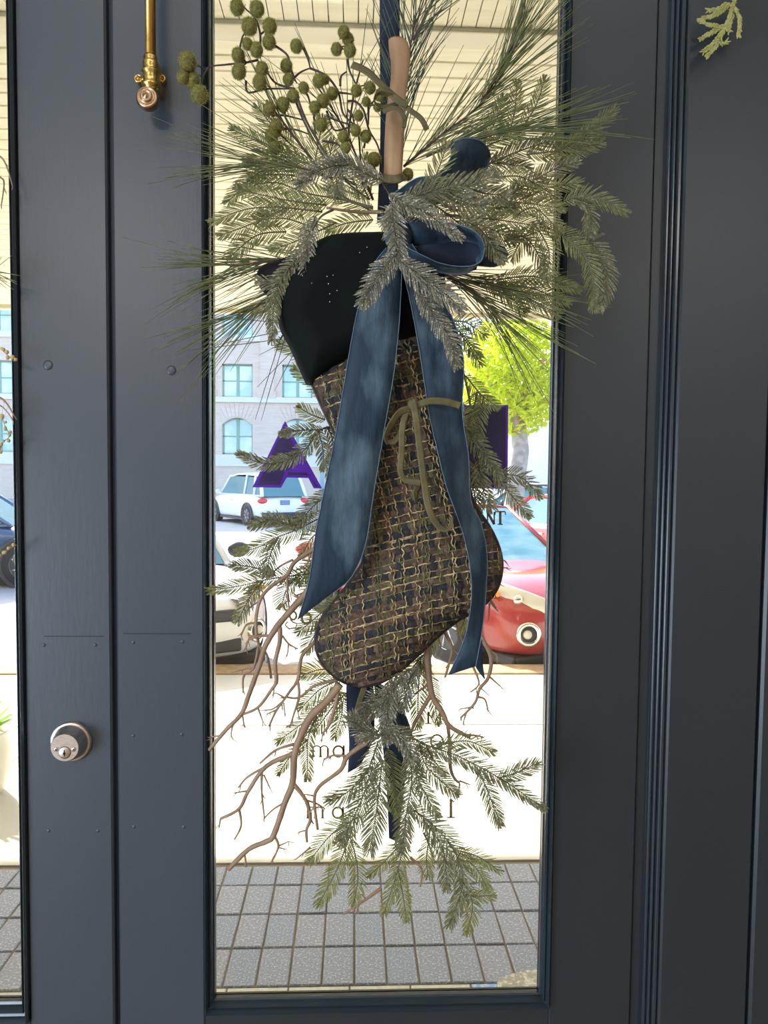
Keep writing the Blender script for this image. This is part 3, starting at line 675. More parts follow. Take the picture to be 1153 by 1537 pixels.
    m = MB(); m.box((-nose-.02, -hw*.82, .30), (-nose+.12, hw*.82, .46)); bevel(m.build('rear_bumper', BLKPL, c, False), .03)
    m = MB(); m.box((-nose-.03, -.16, hb*.70), (-nose+.02, .16, hb*.70+.15)); m.build('number_plate', PLATE, c, False)
    m = MB(); m.box((-nose+.5, -hw+.05, .17), (nose-.5, hw-.05, .24)); m.build('sill', BLKPL, c, False)
    del c['_local']
    return c
SZ = -0.14
car('car', (1.02, 7.15, SZ), -62, RED, 4.5, 1.80, 1.45, 'red car with blue windscreen and orange indicator parked nose-in at right', glassmat=CARGL_B)
car('car', (-2.42, 6.72, SZ), -62, WHITE, 4.5, 1.80, 1.45, 'white car parked nose-in behind the bare twigs at left')
_q = P(428, 740, 22.5)
car('car', (_q.x + 2.3*math.cos(R(122)), 22.5 + 2.3*math.sin(R(122)), SZ), 122, WHITE, 4.6, 1.85, 1.72, 'white car with red tail lights across the street', suv=True)
car('car', (P(850, 780, 12.5).x, 12.5, SZ), 118, RED2, 4.4, 1.8, 1.42, 'bright red car seen farther back at the right edge of the glass')
car('car', (P(785, 740, 20).x, 20, SZ), 175, BLUEC, 4.5, 1.8, 1.5, 'dark blue car parked under the tree at right')
car('car', (-6.4, 10.5, SZ), 10, BLUEC, 4.7, 1.85, 1.55, 'dark blue car seen through the left door glass')
car('car', (P(590, 740, 26).x, 28, SZ), 176, SILV, 4.5, 1.8, 1.5, 'silver car across the street behind the stocking')

# ------------------------------------------------------------------ evergreen builders
def poly3(pts, d0, d1, n=5):
    """pixel polyline -> smooth 3D polyline at distance d0..d1 in front of the door plane"""
    s = smooth_pts(pts, n); L = [0]
    for a, b in zip(s, s[1:]): L.append(L[-1] + math.hypot(a[0]-b[0], a[1]-b[1]))
    return [P(p[0], p[1], -(d0 + (d1-d0)*l/max(L[-1], 1e-6))) for p, l in zip(s, L)], L[-1]
def along(pl, step):
    out = []; acc = 0.0
    for a, b in zip(pl, pl[1:]):
        seg = (b-a).length
        if seg < 1e-9: continue
        t = (b-a)/seg
        while acc < seg:
            out.append((a + t*acc, t)); acc += step
        acc -= seg
    return out
def blade(m, p, d, n, L, w_, curve):
    """curved flat needle: p root, d direction, n face normal"""
    sd = d.cross(n)
    if sd.length < 1e-6: return
    sd.normalize()
    q = []
    for t, ww in ((0, .55), (.45, 1.0), (.85, .8)):
        c = p + d*(L*t) + curve*(L*t*t)
        q += [c - sd*w_*ww/2, c + sd*w_*ww/2]
    q.append(p + d*L + curve*L)
    m.add(q, [(0,1,3,2), (2,3,5,4), (4,5,6)])
def sprig(parent, pts, d0, d1, nl=19, style='g', step=3.3, tilt=0.0, asym=(1, 1)):
    pl, Lp = poly3(pts, d0, d1)
    px = 0.00103
    m = MB(); k = len(pl); m.tube(pl, [0.0014*(1-.55*i/k) for i in range(k)], 5)
    st = m.build('sprig', FIR_ST, parent)
    m = MB(); pos = along(pl, step*px); N = len(pos)
    up = Vector((tilt, -1, rnd.uniform(-.3, .3))).normalized()
    for i, (p, t) in enumerate(pos):
        u = i/max(N-1, 1)
        env = min(1.0, .55+u*3.0) * (1.0 if u < .75 else 1.0 - (u-.75)*1.5)
        s0 = t.cross(up)
        if s0.length < 1e-5: continue
        s0.normalize()
        for s in (-1, 1):
            ln = nl*1.12*px*env*rnd.uniform(.86, 1.12)*asym[0 if s < 0 else 1]
            ang = R(rnd.uniform(50, 62)) * (1 - .45*u**2)
            oop = rnd.uniform(-.12, .32)
            d = (t*math.cos(ang) + s0*s*math.sin(ang) + up*oop).normalized()
            nn = (up + s0*s*rnd.uniform(-.5, .3) + t*rnd.uniform(-.3, .3)).normalized()
            blade(m, p, d, nn, ln, 0.00195 if style == 'g' else 0.0022, (t*.20 - up*.10))
        if style == 'f' or style == 'p':
            for _ in range(3 if style == 'f' else 1):
                a = rnd.uniform(-1.1, 1.1); ang = R(rnd.uniform(40, 60))
                d = (t*math.cos(ang) + (s0*math.sin(a) + up*math.cos(a))*math.sin(ang)).normalized()
                blade(m, p, d, (up + s0*rnd.uniform(-.8, .8)).normalized(), nl*px*env*rnd.uniform(.6, .95), 0.0017, t*.12)
    # tip needles
    p, t = pos[-1]
    for _ in range(5):
        d = (t + Vector((rnd.uniform(-.5, .5), rnd.uniform(-.3, .2), rnd.uniform(-.5, .5)))).normalized(); blade(m, p, d, up, nl*px*.7, 0.002, Vector((0, 0, 0)))
    m.build('needles', {'g': FIR, 'f': FROST, 'p': FIR_P}[style], st, False, kind='stuff')
def fir(label, root, main, sprigs):
    """root = (px,py,depth) of the base; main = pixel polylines of woody stems with depth"""
    b = P(root[0], root[1], -root[2]); t = tag(empty('fir_branch', b), label, 'fir branch', 'fir branches of the swag')
    for pts, d0, d1, r_ in main:
        pl, _ = poly3(pts, d0, d1); m = MB(); k = len(pl); m.tube(pl, [r_*(1-.5*i/k) for i in range(k)], 6); m.build('stem', TWIG if r_ > .003 else FIR_ST, t)
    for s in sprigs: sprig(t, *s[0], **(s[1] if len(s) > 1 else {}))
    return t
g_, f_, p_ = dict(style='g'), dict(style='f'), dict(style='p')

fir('green fir branch fanning left above the stocking cuff', (560, 312, .05), [([(575, 318), (535, 318), (490, 312)], .05, .06, .0032)], [
    (([(490, 308), (428, 300), (360, 285)], .05, .07), g_), (([(484, 318), (414, 311), (366, 315), (322, 332)], .05, .08), dict(style='g', nl=20)),
    (([(430, 312), (380, 335), (335, 352)], .06, .08), g_), (([(463, 339), (428, 328), (390, 330)], .055, .07), g_), (([(430, 348), (386, 353), (347, 384)], .05, .06), g_),
    (([(505, 334), (449, 360), (412, 374)], .05, .05), g_), (([(560, 330), (520, 335), (495, 345)], .045, .04), g_), (([(560, 318), (525, 300), (500, 285)], .045, .04), g_)])
fir('green fir sprays rising left behind the fuzzy olive balls', (520, 300, .045), [([(560, 312), (520, 300), (480, 280)], .05, .05, .0028)], [
    (([(520, 300), (460, 290), (414, 274), (365, 282)], .045, .055), g_), (([(470, 272), (428, 262), (378, 265)], .045, .05), g_), (([(463, 247), (428, 235), (376, 243)], .04, .05), g_),
    (([(450, 250), (395, 217), (352, 196)], .04, .05), dict(style='g', nl=17)), (([(440, 220), (410, 190), (388, 162)], .04, .045), dict(style='g', nl=17)),
    (([(470, 260), (478, 215), (484, 185)], .045, .05), dict(style='g', nl=22)), (([(508, 300), (494, 250), (500, 215)], .04, .045), g_), (([(540, 300), (530, 270), (500, 250)], .04, .04), g_),
    (([(420, 250), (390, 258), (345, 300)], .05, .055), g_), (([(555, 300), (545, 275), (548, 240)], .03, .03), g_)])
fir('small frosted fir spray at the foot of the tan rod', (575, 275, .09), [([(590, 300), (578, 280), (570, 265)], .06, .09, .002)], [
    (([(576, 272), (543, 258), (511, 238)], .09, .10), f_), (([(530, 246), (484, 254), (452, 275)], .09, .11), f_), (([(520, 243), (505, 262), (508, 290)], .09, .1), p_)])
fir('frosted fir sprig drooping over the black cuff', (470, 330, .10), [([(500, 315), (482, 325), (468, 345)], .08, .11, .002)], [
    (([(474, 325), (462, 360), (459, 418)], .10, .115), dict(style='f', nl=16)), (([(465, 360), (442, 391), (425, 415), (412, 453), (408, 508)], .10, .11), dict(style='p', nl=15)), (([(432, 405), (414, 425), (392, 424)], .105, .10), p_),
    (([(418, 440), (402, 465), (388, 470)], .10, .10), dict(style='p', nl=13))])
fir('short green fir tips peeking out left of the stocking', (470, 520, .01), [], [
    (([(475, 545), (445, 525), (420, 516)], .0, .005), g_), (([(500, 600), (468, 570), (446, 556)], .0, .005), g_)])
fir('broad green fir spray across the blue bow', (600, 302, .14), [([(590, 318), (604, 302)], .09, .14, .003)], [
    (([(604, 301), (650, 287), (700, 279), (738, 265)], .14, .15), dict(style='p', nl=24)), (([(643, 290), (657, 258), (670, 220)], .14, .15), dict(style='g', nl=20)),
    (([(672, 287), (694, 302), (722, 309)], .14, .15), dict(style='p', nl=22)), (([(640, 300), (670, 320), (700, 345)], .12, .13), dict(style='p', nl=20)), (([(700, 280), (725, 290), (755, 292)], .13, .14), p_)])
fir('frosted fir spray hanging in front of the bow knot', (588, 300, .13), [], [
    (([(584, 292), (610, 306), (640, 320), (690, 356)], .172, .182), dict(style='f', nl=15)), (([(588, 305), (592, 345), (600, 395)], .172, .192), dict(style='f', nl=19)),
    (([(597, 378), (572, 410), (546, 452)], .192, .192), dict(style='f', nl=19)), (([(599, 390), (636, 419), (671, 443), (690, 462)], .192, .192), dict(style='f', nl=21)),
    (([(625, 432), (655, 478), (675, 508), (686, 546)], .182, .182), dict(style='f', nl=17)), (([(690, 330), (722, 345), (751, 388)], .162, .152), dict(style='p', nl=18)), (([(640, 320), (600, 318), (578, 332)], .162, .152), f_)])
fir('green fir spray just right of the blue tail top', (680, 470, .06), [], [
    (([(680, 482), (700, 484), (726, 502)], .05, .05), dict(style='g', nl=16)), (([(680, 490), (697, 505), (716, 530)], .05, .05), dict(style='g', nl=16)), (([(690, 500), (705, 520), (720, 545)], .04, .05), dict(style='g', nl=15))])
fir('arching fir branch ending over the dark frame at right', (690, 322, .07), [([(600, 318), (650, 322), (700, 325)], .06, .08, .003)], [
    (([(688, 325), (740, 329), (800, 338)], .08, .09), dict(style='g', nl=24)), (([(770, 327), (802, 312), (838, 345)], .08, .10), dict(style='g', nl=19)), (([(800, 332), (824, 375), (820, 415)], .09, .10), dict(style='g', nl=19)),
    (([(757, 362), (789, 356), (818, 400)], .08, .09), dict(style='p', nl=18)), (([(810, 336), (848, 356), (884, 394), (893, 462)], .09, .12), dict(style='g', nl=19)), (([(850, 366), (888, 364), (912, 415), (902, 458)], .09, .12), dict(style='p', nl=19)),
    (([(846, 302), (879, 293), (910, 303), (938, 318)], .09, .11), dict(style='g', nl=17)), (([(856, 296), (883, 310), (886, 348)], .09, .11), dict(style='p', nl=17)), (([(740, 330), (760, 300), (775, 285)], .07, .07), g_),
    (([(800, 340), (780, 365), (770, 385)], .07, .07), g_), (([(700, 328), (740, 345), (770, 360)], .06, .07), p_)])
fir('frosted fir sprays reaching up right past the glass edge', (720, 260, .06), [([(620, 300), (680, 275), (740, 255)], .05, .06, .0026)], [
    (([(815, 238), (872, 208), (922, 166)], .07, .09), dict(style='g', nl=18)), (([(790, 232), (855, 224), (898, 216)], .07, .08), g_), (([(760, 296), (824, 258), (862, 244)], .07, .08), p_), (([(780, 300), (830, 280), (865, 275)], .07, .08), g_),
    (([(733, 246), (782, 226), (836, 208)], .06, .07), p_), (([(747, 266), (785, 266), (830, 293)], .07, .08), g_), (([(765, 200), (773, 165), (776, 126)], .04, .04), dict(style='g', nl=16)), (([(785, 190), (804, 160), (818, 120)], .04, .04), dict(style='g', nl=16)),
    (([(700, 240), (740, 215), (780, 205)], .05, .05), g_), (([(690, 250), (740, 245), (790, 250)], .05, .06), p_), (([(740, 300), (790, 305), (840, 312)], .06, .08), g_), (([(720, 225), (745, 180), (755, 150)], .03, .03), g_), (([(660, 300), (720, 310), (770, 312)], .06, .07), p_)])
fir('low green fir fingers over the right glass edge', (740, 420, .05), [([(690, 410), (720, 418), (750, 420)], .05, .05, .002)], [
    (([(747, 420), (803, 415), (866, 434)], .05, .07), dict(style='g', nl=17)), (([(765, 430), (800, 433), (850, 454)], .05, .06), dict(style='g', nl=17)), (([(745, 425), (790, 446), (836, 470)], .05, .06), dict(style='g', nl=16)), (([(720, 415), (760, 440), (785, 465)], .05, .05), g_)])
fir('green and gold fir branch right of the blue ribbon tail', (705, 570, .03), [([(690, 540), (705, 600), (712, 690), (745, 715)], .02, .04, .0022)], [
    (([(699, 564), (723, 593), (745, 609)], .04, .05), dict(style='g', nl=16)), (([(717, 588), (708, 622), (698, 648)], .04, .05), dict(style='g', nl=17)), (([(727, 592), (719, 630), (716, 658)], .04, .05), dict(style='g', nl=17)),
    (([(698, 640), (721, 672), (748, 712)], .05, .06), dict(style='p', nl=18)), (([(719, 690), (723, 728), (737, 762)], .05, .06), dict(style='p', nl=18)), (([(742, 712), (768, 744), (792, 772)], .05, .07), dict(style='p', nl=16)), (([(745, 712), (782, 716), (808, 742)], .05, .07), dict(style='p', nl=16)),
    (([(700, 690), (712, 740), (716, 765)], .04, .05), p_)])
fir('gold-tinted fir branch across the large purple letter', (500, 640, .03), [([(510, 640), (480, 645), (465, 665)], .02, .04, .0018)], [
    (([(488, 630), (467, 622), (450, 612)], .03, .04), dict(style='g', nl=14)), (([(485, 645), (452, 646), (422, 652)], .04, .05), dict(style='p', nl=12)), (([(475, 652), (456, 676), (432, 690), (395, 696), (361, 682)], .04, .06), dict(style='p', nl=15)),
    (([(477, 645), (484, 672), (486, 700)], .04, .05), dict(style='p', nl=14)), (([(490, 640), (500, 665), (496, 720)], .02, .03), dict(style='p', nl=13))])
fir('fir branch reaching left beside the blue ribbon, topmost of the lower two', (500, 765, .03), [], [
    (([(500, 768), (481, 777), (443, 796), (412, 808), (386, 822), (360, 828)], .03, .06), dict(style='g', nl=18)), (([(447, 793), (411, 781), (378, 790)], .04, .06), dict(style='p', nl=16)), (([(500, 735), (470, 760), (445, 790)], .03, .05), dict(style='p', nl=17)),
    (([(418, 806), (406, 831), (400, 860)], .05, .06), dict(style='p', nl=16)), (([(500, 790), (470, 805), (455, 830)], .02, .03), dict(style='g', nl=16))])
fir('lowest left fir branch, its tip overlapping the door stile', (500, 855, .02), [], [
    (([(500, 855), (465, 861), (411, 868), (361, 879), (318, 886)], .02, .06), dict(style='g', nl=17)), (([(413, 864), (383, 852), (352, 848)], .04, .06), dict(style='p', nl=15)), (([(394, 872), (376, 895), (358, 930)], .04, .06), dict(style='p', nl=16)),
    (([(445, 865), (430, 885), (424, 905)], .03, .03), g_), (([(500, 830), (470, 845), (450, 870)], .02, .02), g_), (([(480, 870), (465, 885), (455, 905)], .02, .02), g_)])
fir('green fir tips beside the toe of the stocking', (500, 930, .01), [], [
    (([(515, 895), (480, 922), (452, 946)], .0, .01), g_), (([(500, 925), (475, 950), (460, 975)], .0, .01), g_), (([(505, 1005), (480, 1005), (458, 1012)], .0, .01), g_), (([(510, 1020), (480, 1035), (455, 1060)], .0, .01), g_)])
fir('thin fir branch below left of the toe, behind a bare twig', (500, 1040, .02), [([(510, 1030), (485, 1065), (455, 1110)], .02, .03, .0016)], [
    (([(500, 1045), (461, 1080), (418, 1112)], .03, .04), dict(style='g', nl=17)), (([(475, 1075), (462, 1110), (462, 1165)], .03, .04), dict(style='g', nl=15)), (([(462, 1110), (440, 1130), (420, 1158)], .03, .04), dict(style='g', nl=13)),
    (([(507, 1033), (514, 1065), (503, 1105)], .02, .03), dict(style='g', nl=16)), (([(520, 1040), (500, 1060), (475, 1095)], .01, .02), g_)])
fir('silvery frosted fir cluster under the stocking sole', (590, 1010, .06), [([(600, 1000), (585, 1050), (575, 1110)], .04, .06, .0025)], [
    (([(612, 1005), (590, 1036), (567, 1060)], .06, .07), f_), (([(628, 1000), (612, 1030), (605, 1060)], .05, .06), f_), (([(588, 1020), (582, 1065), (578, 1112)], .06, .08), f_), (([(567, 1100), (545, 1095), (526, 1076)], .07, .08), dict(style='f', nl=20)),
    (([(610, 1112), (575, 1102), (540, 1110)], .08, .09), dict(style='f', nl=16)), (([(585, 1060), (555, 1070), (548, 1098)], .06, .07), f_), (([(580, 1090), (605, 1110), (620, 1140)], .08, .08), f_), (([(600, 1040), (560, 1050), (545, 1075)], .05, .05), f_)])
fir('green fir branch stretching right to the glass edge', (600, 1095, .06), [], [
    (([(590, 1090), (640, 1118), (690, 1136), (757, 1172), (814, 1212)], .06, .08), dict(style='p', nl=20)), (([(748, 1168), (775, 1160), (806, 1146)], .07, .08), dict(style='p', nl=17)), (([(718, 1155), (735, 1195), (750, 1234)], .07, .08), dict(style='p', nl=17)),
    (([(655, 1120), (700, 1112), (738, 1128)], .07, .07), dict(style='g', nl=17)), (([(630, 1115), (640, 1150), (683, 1190)], .06, .07), dict(style='p', nl=18)), (([(622, 1130), (628, 1170), (655, 1222)], .06, .07), dict(style='p', nl=18)), (([(640, 1120), (650, 1140), (668, 1160)], .05, .05), dict(style='g', nl=13))])
fir('large fir fan spreading down left below the silvery cluster', (570, 1110, .07), [], [
    (([(568, 1112), (550, 1160), (520, 1190), (497, 1200)], .07, .09), dict(style='p', nl=22)), (([(560, 1150), (543, 1200), (524, 1240), (512, 1262)], .07, .09), dict(style='p', nl=22)), (([(574, 1140), (566, 1210), (556, 1272)], .08, .09), dict(style='p', nl=24)),
    (([(582, 1125), (592, 1175), (597, 1220)], .06, .07), dict(style='g', nl=18)), (([(540, 1225), (500, 1250), (468, 1288)], .07, .08), dict(style='g', nl=20)), (([(530, 1240), (508, 1300), (481, 1352)], .07, .08), dict(style='g', nl=20)), (([(528, 1260), (537, 1310), (532, 1354)], .07, .08), dict(style='g', nl=18))])
fir('lowest middle fir spray hanging over the grey paving', (615, 1130, .06), [], [
    (([(615, 1125), (618, 1173), (610, 1220), (603, 1275)], .07, .07), dict(style='p', nl=21)), (([(610, 1230), (600, 1295), (578, 1366)], .06, .07), dict(style='g', nl=17)), (([(597, 1300), (605, 1345), (610, 1380)], .06, .07), dict(style='g', nl=15)), (([(606, 1262), (580, 1290), (557, 1312)], .06, .06), dict(style='g', nl=15))])
fir('lowest right fir spray, its tip the lowest of all', (615, 1210, .06), [([(636, 1250), (645, 1270), (652, 1292)], .05, .05, .0016)], [
    (([(614, 1210), (660, 1248), (688, 1290), (694, 1330), (676, 1385)], .06, .08), dict(style='p', nl=21)), (([(680, 1275), (716, 1285), (748, 1306)], .07, .08), dict(style='g', nl=15)), (([(685, 1288), (712, 1300), (730, 1330)], .07, .08), dict(style='g', nl=15)),
    (([(692, 1318), (709, 1355), (702, 1398)], .07, .08), dict(style='g', nl=17)), (([(696, 1342), (715, 1345), (739, 1344)], .07, .07), dict(style='g', nl=13)), (([(645, 1255), (640, 1290), (643, 1314)], .05, .05), dict(style='g', nl=17)), (([(635, 1230), (665, 1275), (670, 1330)], .05, .06), dict(style='p', nl=18))])
fir('fir tips behind the sole right of the silvery cluster', (640, 980, .02), [], [
    (([(650, 970), (625, 995), (605, 1022)], .02, .03), g_), (([(632, 985), (628, 1035), (627, 1088)], .02, .03), dict(style='g', nl=19)), (([(640, 1000), (650, 1040), (657, 1085)], .01, .02), dict(style='g', nl=15)), (([(690, 905), (698, 925), (690, 948)], .0, .0), dict(style='g', nl=12)), (([(660, 950), (640, 975), (635, 1000)], .0, .01), g_)])

# long needled pine
def pine(label, stems, mt=PINE):
    b = P(stems[0][0][0][0], stems[0][0][0][1], -stems[0][1]); t = tag(empty('long_needle_pine_branch', b), label, 'pine branch', 'long-needled pine branches of the swag')
    for pts, d0, d1, n, L, a0, a1, spread in stems:
        pl, Lp = poly3(pts, d0, d1); m = MB(); k = len(pl); m.tube(pl, [0.0021*(1-.5*i/k) for i in range(k)], 5); st = m.build('stem', PINE_ST, t)
        m = MB(); pos = along(pl, max(1e-4, Lp*0.00103/n))
        for p, tg in pos:
            for s in (-1, 1):
                if rnd.random() < .30: continue
                up = Vector((0, -1, 0)); s0 = tg.cross(up).normalized()
                ang = R(rnd.uniform(a0, a1)); d = (tg*math.cos(ang) + s0*s*math.sin(ang) + up*rnd.uniform(-.12, spread)).normalized()
                l = L*1.18*0.00103*rnd.uniform(.72, 1.12); cv = Vector((0, 0, -1))*rnd.uniform(-.02, .05)
                q = [p + d*l*u + cv*l*u*u for u in (0, .35, .7, 1.0)]
                if q[-1].y > -0.004: 
                    dd = Vector((0, -0.006 - q[-1].y, 0)); q = [a + dd*u for a, u in zip(q, (0, .35, .7, 1))]
                m.tube(q, [.00062, .0006, .00055, .0003], 4, cap=False)
        m.build('needles', mt, st, True, kind='stuff')
    return t
pine('long-needled pine branch bursting up right from the tan rod', [
    ([(606, 250), (660, 205), (720, 158), (765, 95)], .05, .06, 75, 135, 4, 24, .25), ([(720, 158), (760, 90), (790, 20)], .06, .06, 34, 120, 4, 22, .2)])
pine('upright long-needled pine branch behind the tan rod', [([(604, 230), (606, 140), (625, 20)], .02, .03, 62, 105, 6, 34, .2), ([(620, 60), (650, 0), (660, -60)], .03, .03, 20, 90, 6, 30, .2)], PINE_D)
pine('long-needled pine branch pointing right above the blue bow', [([(640, 235), (700, 210), (800, 190)], .06, .09, 52, 130, 3, 16, .15)], PINE)
pine('long-needled pine branch pointing left over the door stile, upper one', [([(500, 268), (440, 250), (370, 243)], .05, .08, 40, 128, 3, 20, .15), ([(480, 255), (430, 190), (400, 150)], .04, .05, 24, 105, 4, 22, .1)])
pine('long-needled pine branch pointing left over the door stile, lower one', [([(480, 385), (410, 392), (345, 400)], .03, .06, 50, 118, 3, 24, .1), ([(440, 420), (400, 450), (370, 470)], .03, .05, 30, 125, 3, 20, .1)])
pine('long-needled pine branch pointing down right beside the trees', [([(640, 400), (700, 430), (745, 470)], .04, .06, 52, 128, 3, 24, .1), ([(690, 420), (750, 430), (790, 440)], .04, .07, 22, 110, 3, 18, .1)])
pine('thin dark long-needled pine spray between the berry twigs', [([(560, 300), (520, 200), (470, 120)], .03, .03, 12, 120, 3, 20, .05), ([(520, 230), (530, 150), (545, 90)], .02, .02, 6, 100, 3, 25, .05), ([(500, 480), (440, 490), (420, 510)], .01, .02, 5, 130, 10, 60, .05)], PINE_D)

# ------------------------------------------------------------------ fuzzy olive berries
def q1(X_, Y_): return (220 + X_*.347, Y_*.347)
def berry(parent, X_, Y_, r_, dep):
    x, y = q1(X_, Y_); c = P(x, y, -dep); rad = r_*.347*0.00103*.90
    m = MB(); m.sphere(c, rad, 14, 9, (1, 1, 1.06), .03); b = m.build('berry', BERRY_C, parent)
    m = MB()
    for _ in range(520):
        d = Vector((rnd.gauss(0, 1), rnd.gauss(0, 1), rnd.gauss(0, 1))).normalized(); o_ = d.orthogonal().normalized()*rad*.045
        p = c + d*rad*.96; tip = c + d*rad*rnd.uniform(1.14, 1.32) + Vector((rnd.uniform(-.08, .08), rnd.uniform(-.08, .08), rnd.uniform(-.08, .08)))*rad
        m.add([p-o_, p+o_, tip], [(0, 1, 2)])
    m.build('fuzz', BERRY, b, False, kind='stuff')
def berries(label, root, dep, bs, tw):
    x, y = q1(*root); t = tag(empty('berry_branch', P(x, y, -dep)), label, 'berry branch', 'twigs with fuzzy olive balls')
    m = MB(); hk = MB()
    for pts in tw:
        pl, _ = poly3([q1(*p) for p in pts], dep, dep, 5); k = len(pl); m.tube(pl, [0.0019*(1-.5*i/k) for i in range(k)], 6)
    allp = [p for pts in tw for p in pts]
    for X_, Y_, r_ in bs:   # short stalk from the nearest twig point
        n = min(allp, key=lambda a: (a[0]-X_)**2+(a[1]-Y_)**2)
        a = P(*q1(*n), -dep); b = P(*q1(X_, Y_), -dep); m.tube([a, (a+b)/2+Vector((.002, -.002, .002)), b], [.0011, .001, .0009], 5)
        d = (a-b).normalized() if (a-b).length > 1e-5 else Vector((0, 0, 1)); rad = r_*.347*0.00103*.9
        for k in range(4):
            e = (d + Vector((rnd.uniform(-.5, .5), rnd.uniform(-.5, .5), rnd.uniform(-.5, .5)))).normalized(); hk.tube([b+d*rad*.9, b+e*rad*1.35], [.0012, .0002], 4)
    m.build('twig', BTWIG, t); hk.build('husk', BTWIG_R, t, kind='stuff')
    for X_, Y_, r_ in bs: berry(t, X_, Y_, r_, dep + rnd.uniform(.004, .018))
    return t
berries('dark twig with fuzzy olive balls reaching left over the door stile', (640, 385), .055,
    [(392,32,32),(478,40,33),(445,115,35),(533,115,32),(530,182,30),(437,190,24),(475,215,30),(397,240,30),(400,310,32),(500,297,28),(490,357,32),(178,267,39),(158,335,27),(200,350,34),(228,408,38)],
    [[(480,260),(430,270),(340,280),(290,285),(245,300)],[(270,290),(245,330),(238,380)],[(430,275),(405,220),(412,170),(420,150)],[(490,250),(492,150),(470,80),(430,40)],[(490,150),(520,130)],[(640,385),(560,360),(520,310),(480,260)],[(430,350),(440,400),(520,385),(640,385)],[(560,200),(610,240),(622,300),(650,360)],[(640,385),(690,520),(760,640),(860,780),(960,860)]])
berries('dark twig with fuzzy olive balls in the middle, behind the fir tips', (760, 640), .045,
    [(648,200,28),(605,285,28),(613,345,25),(680,380,24),(745,350,28),(773,345,20),(803,405,26),(635,415,28),(590,452,30),(533,470,27),(560,550,32),(540,590,30),(728,465,26),(763,437,28),(755,540,28),(555,640,28)],
    [[(680,210),(700,260),(708,295)],[(640,335),(670,310),(708,295)],[(708,295),(780,330),(830,400),(850,490),(900,545),(920,600),(925,680),(935,800)],[(640,420),(670,500),(720,600),(800,720),(900,800)],[(540,500),(600,500),(680,520)],[(560,560),(640,560),(700,580)],[(725,480),(728,560),(740,620)],[(780,430),(830,400)],[(680,385),(700,420),(710,460)]])
berries('dark twig with fuzzy olive balls nearest the tan rod', (1000, 800), .05,
    [(853,140,27),(873,170,26),(822,213,26),(880,218,28),(908,393,25),(967,380,26),(1015,410,28),(950,440,20),(1000,465,18),(918,500,22),(905,565,24),(948,590,26),(851,592,25),(862,638,24),(985,690,30),(1130,755,26)],
    [[(870,260),(880,310),(912,375)],[(838,372),(842,330),(866,310)],[(830,400),(870,405),(912,412)],[(870,438),(905,440),(940,480),(962,560),(1000,630),(1022,720),(1030,820)],[(870,475),(890,500),(900,545)],[(780,500),(820,520),(900,545)],[(960,460),(960,540)],[(780,480),(810,560),(860,555),(900,545)],[(940,640),(950,600)],[(760,610),(820,620),(860,660)],[(985,720),(1000,800)],[(1030,800),(1090,790),(1125,770)],[(850,165),(868,205),(872,260)]])

# ------------------------------------------------------------------ bare brown twigs
def twigs(label, dep, lst):
    a = lst[0][0][0]; t = tag(empty('bare_twig_branch', P(a[0], a[1], -dep)), label, 'twig branch', 'bare brown twigs of the swag')
    for i, (pts, r_) in enumerate(lst):
        pl, Lp = poly3(pts, dep, dep + min(.02, .0001*i), 5); k = len(pl); r_ *= .0011
        m = MB(); rs = [r_*(1-.5*j/k)*(1+rnd.uniform(-.06, .10)) for j in range(k)]; m.tube(pl, rs, 8 if r_ > .002 else 6)
        # small forked tips
        if r_ < 0.0036:
            for _ in range(2):
                j = rnd.randrange(k//2, k); tg = (pl[min(j+1, k-1)] - pl[max(j-1, 0)]).normalized(); e = (tg + Vector((rnd.uniform(-1, 1), rnd.uniform(-.2, .2), rnd.uniform(-1, .2)))).normalized()
                l = rnd.uniform(.005, .012); m.tube([pl[j], pl[j]+e*l*.6+Vector((0, 0, -.001)), pl[j]+e*l], [r_*.5, r_*.4, r_*.2], 5)
        m.build('twig' if i else 'main_stem', TWIG, t)
twigs('slender bare twig curving down from the blue ribbon tip at left', .05, [([(475, 822), (443, 843), (431, 863), (406, 881), (390, 902), (384, 936), (389, 968), (401, 984), (407, 1018)], 3.2), ([(440, 840), (422, 849), (408, 861)], 1.8),
    ([(431, 865), (432, 895), (434, 912)], 2.0), ([(383, 935), (370, 938), (362, 954)], 1.8), ([(390, 902), (380, 908), (372, 915)], 1.5), ([(389, 965), (381, 1002), (366, 1014), (365, 1040)], 2.2), ([(381, 1002), (370, 1004), (357, 1007)], 1.5), ([(434, 900), (424, 908), (418, 912)], 1.2), ([(466, 828), (462, 845), (452, 852)], 1.6)])
twigs('thick bare twig slanting down left to the door stile', .065, [([(468, 878), (455, 896), (443, 909), (418, 938), (399, 968), (390, 997), (373, 1045), (362, 1072), (338, 1097), (314, 1126)], 5.0),
    ([(420, 941), (420, 963), (413, 995), (415, 1022), (407, 1036), (387, 1062), (362, 1073)], 3.4), ([(424, 954), (433, 966), (447, 974)], 1.6), ([(433, 966), (432, 980)], 1.3), ([(404, 954), (388, 955), (373, 961), (369, 974)], 2.0), ([(387, 1062), (394, 1081)], 1.5),
    ([(364, 1074), (367, 1092)], 1.4), ([(350, 1086), (347, 1102), (350, 1110)], 1.3), ([(388, 955), (376, 955), (371, 965)], 1.3), ([(413, 1022), (410, 1046)], 1.3), ([(330, 1104), (318, 1106)], 1.4), ([(460, 893), (448, 897), (444, 893)], 2.6)])
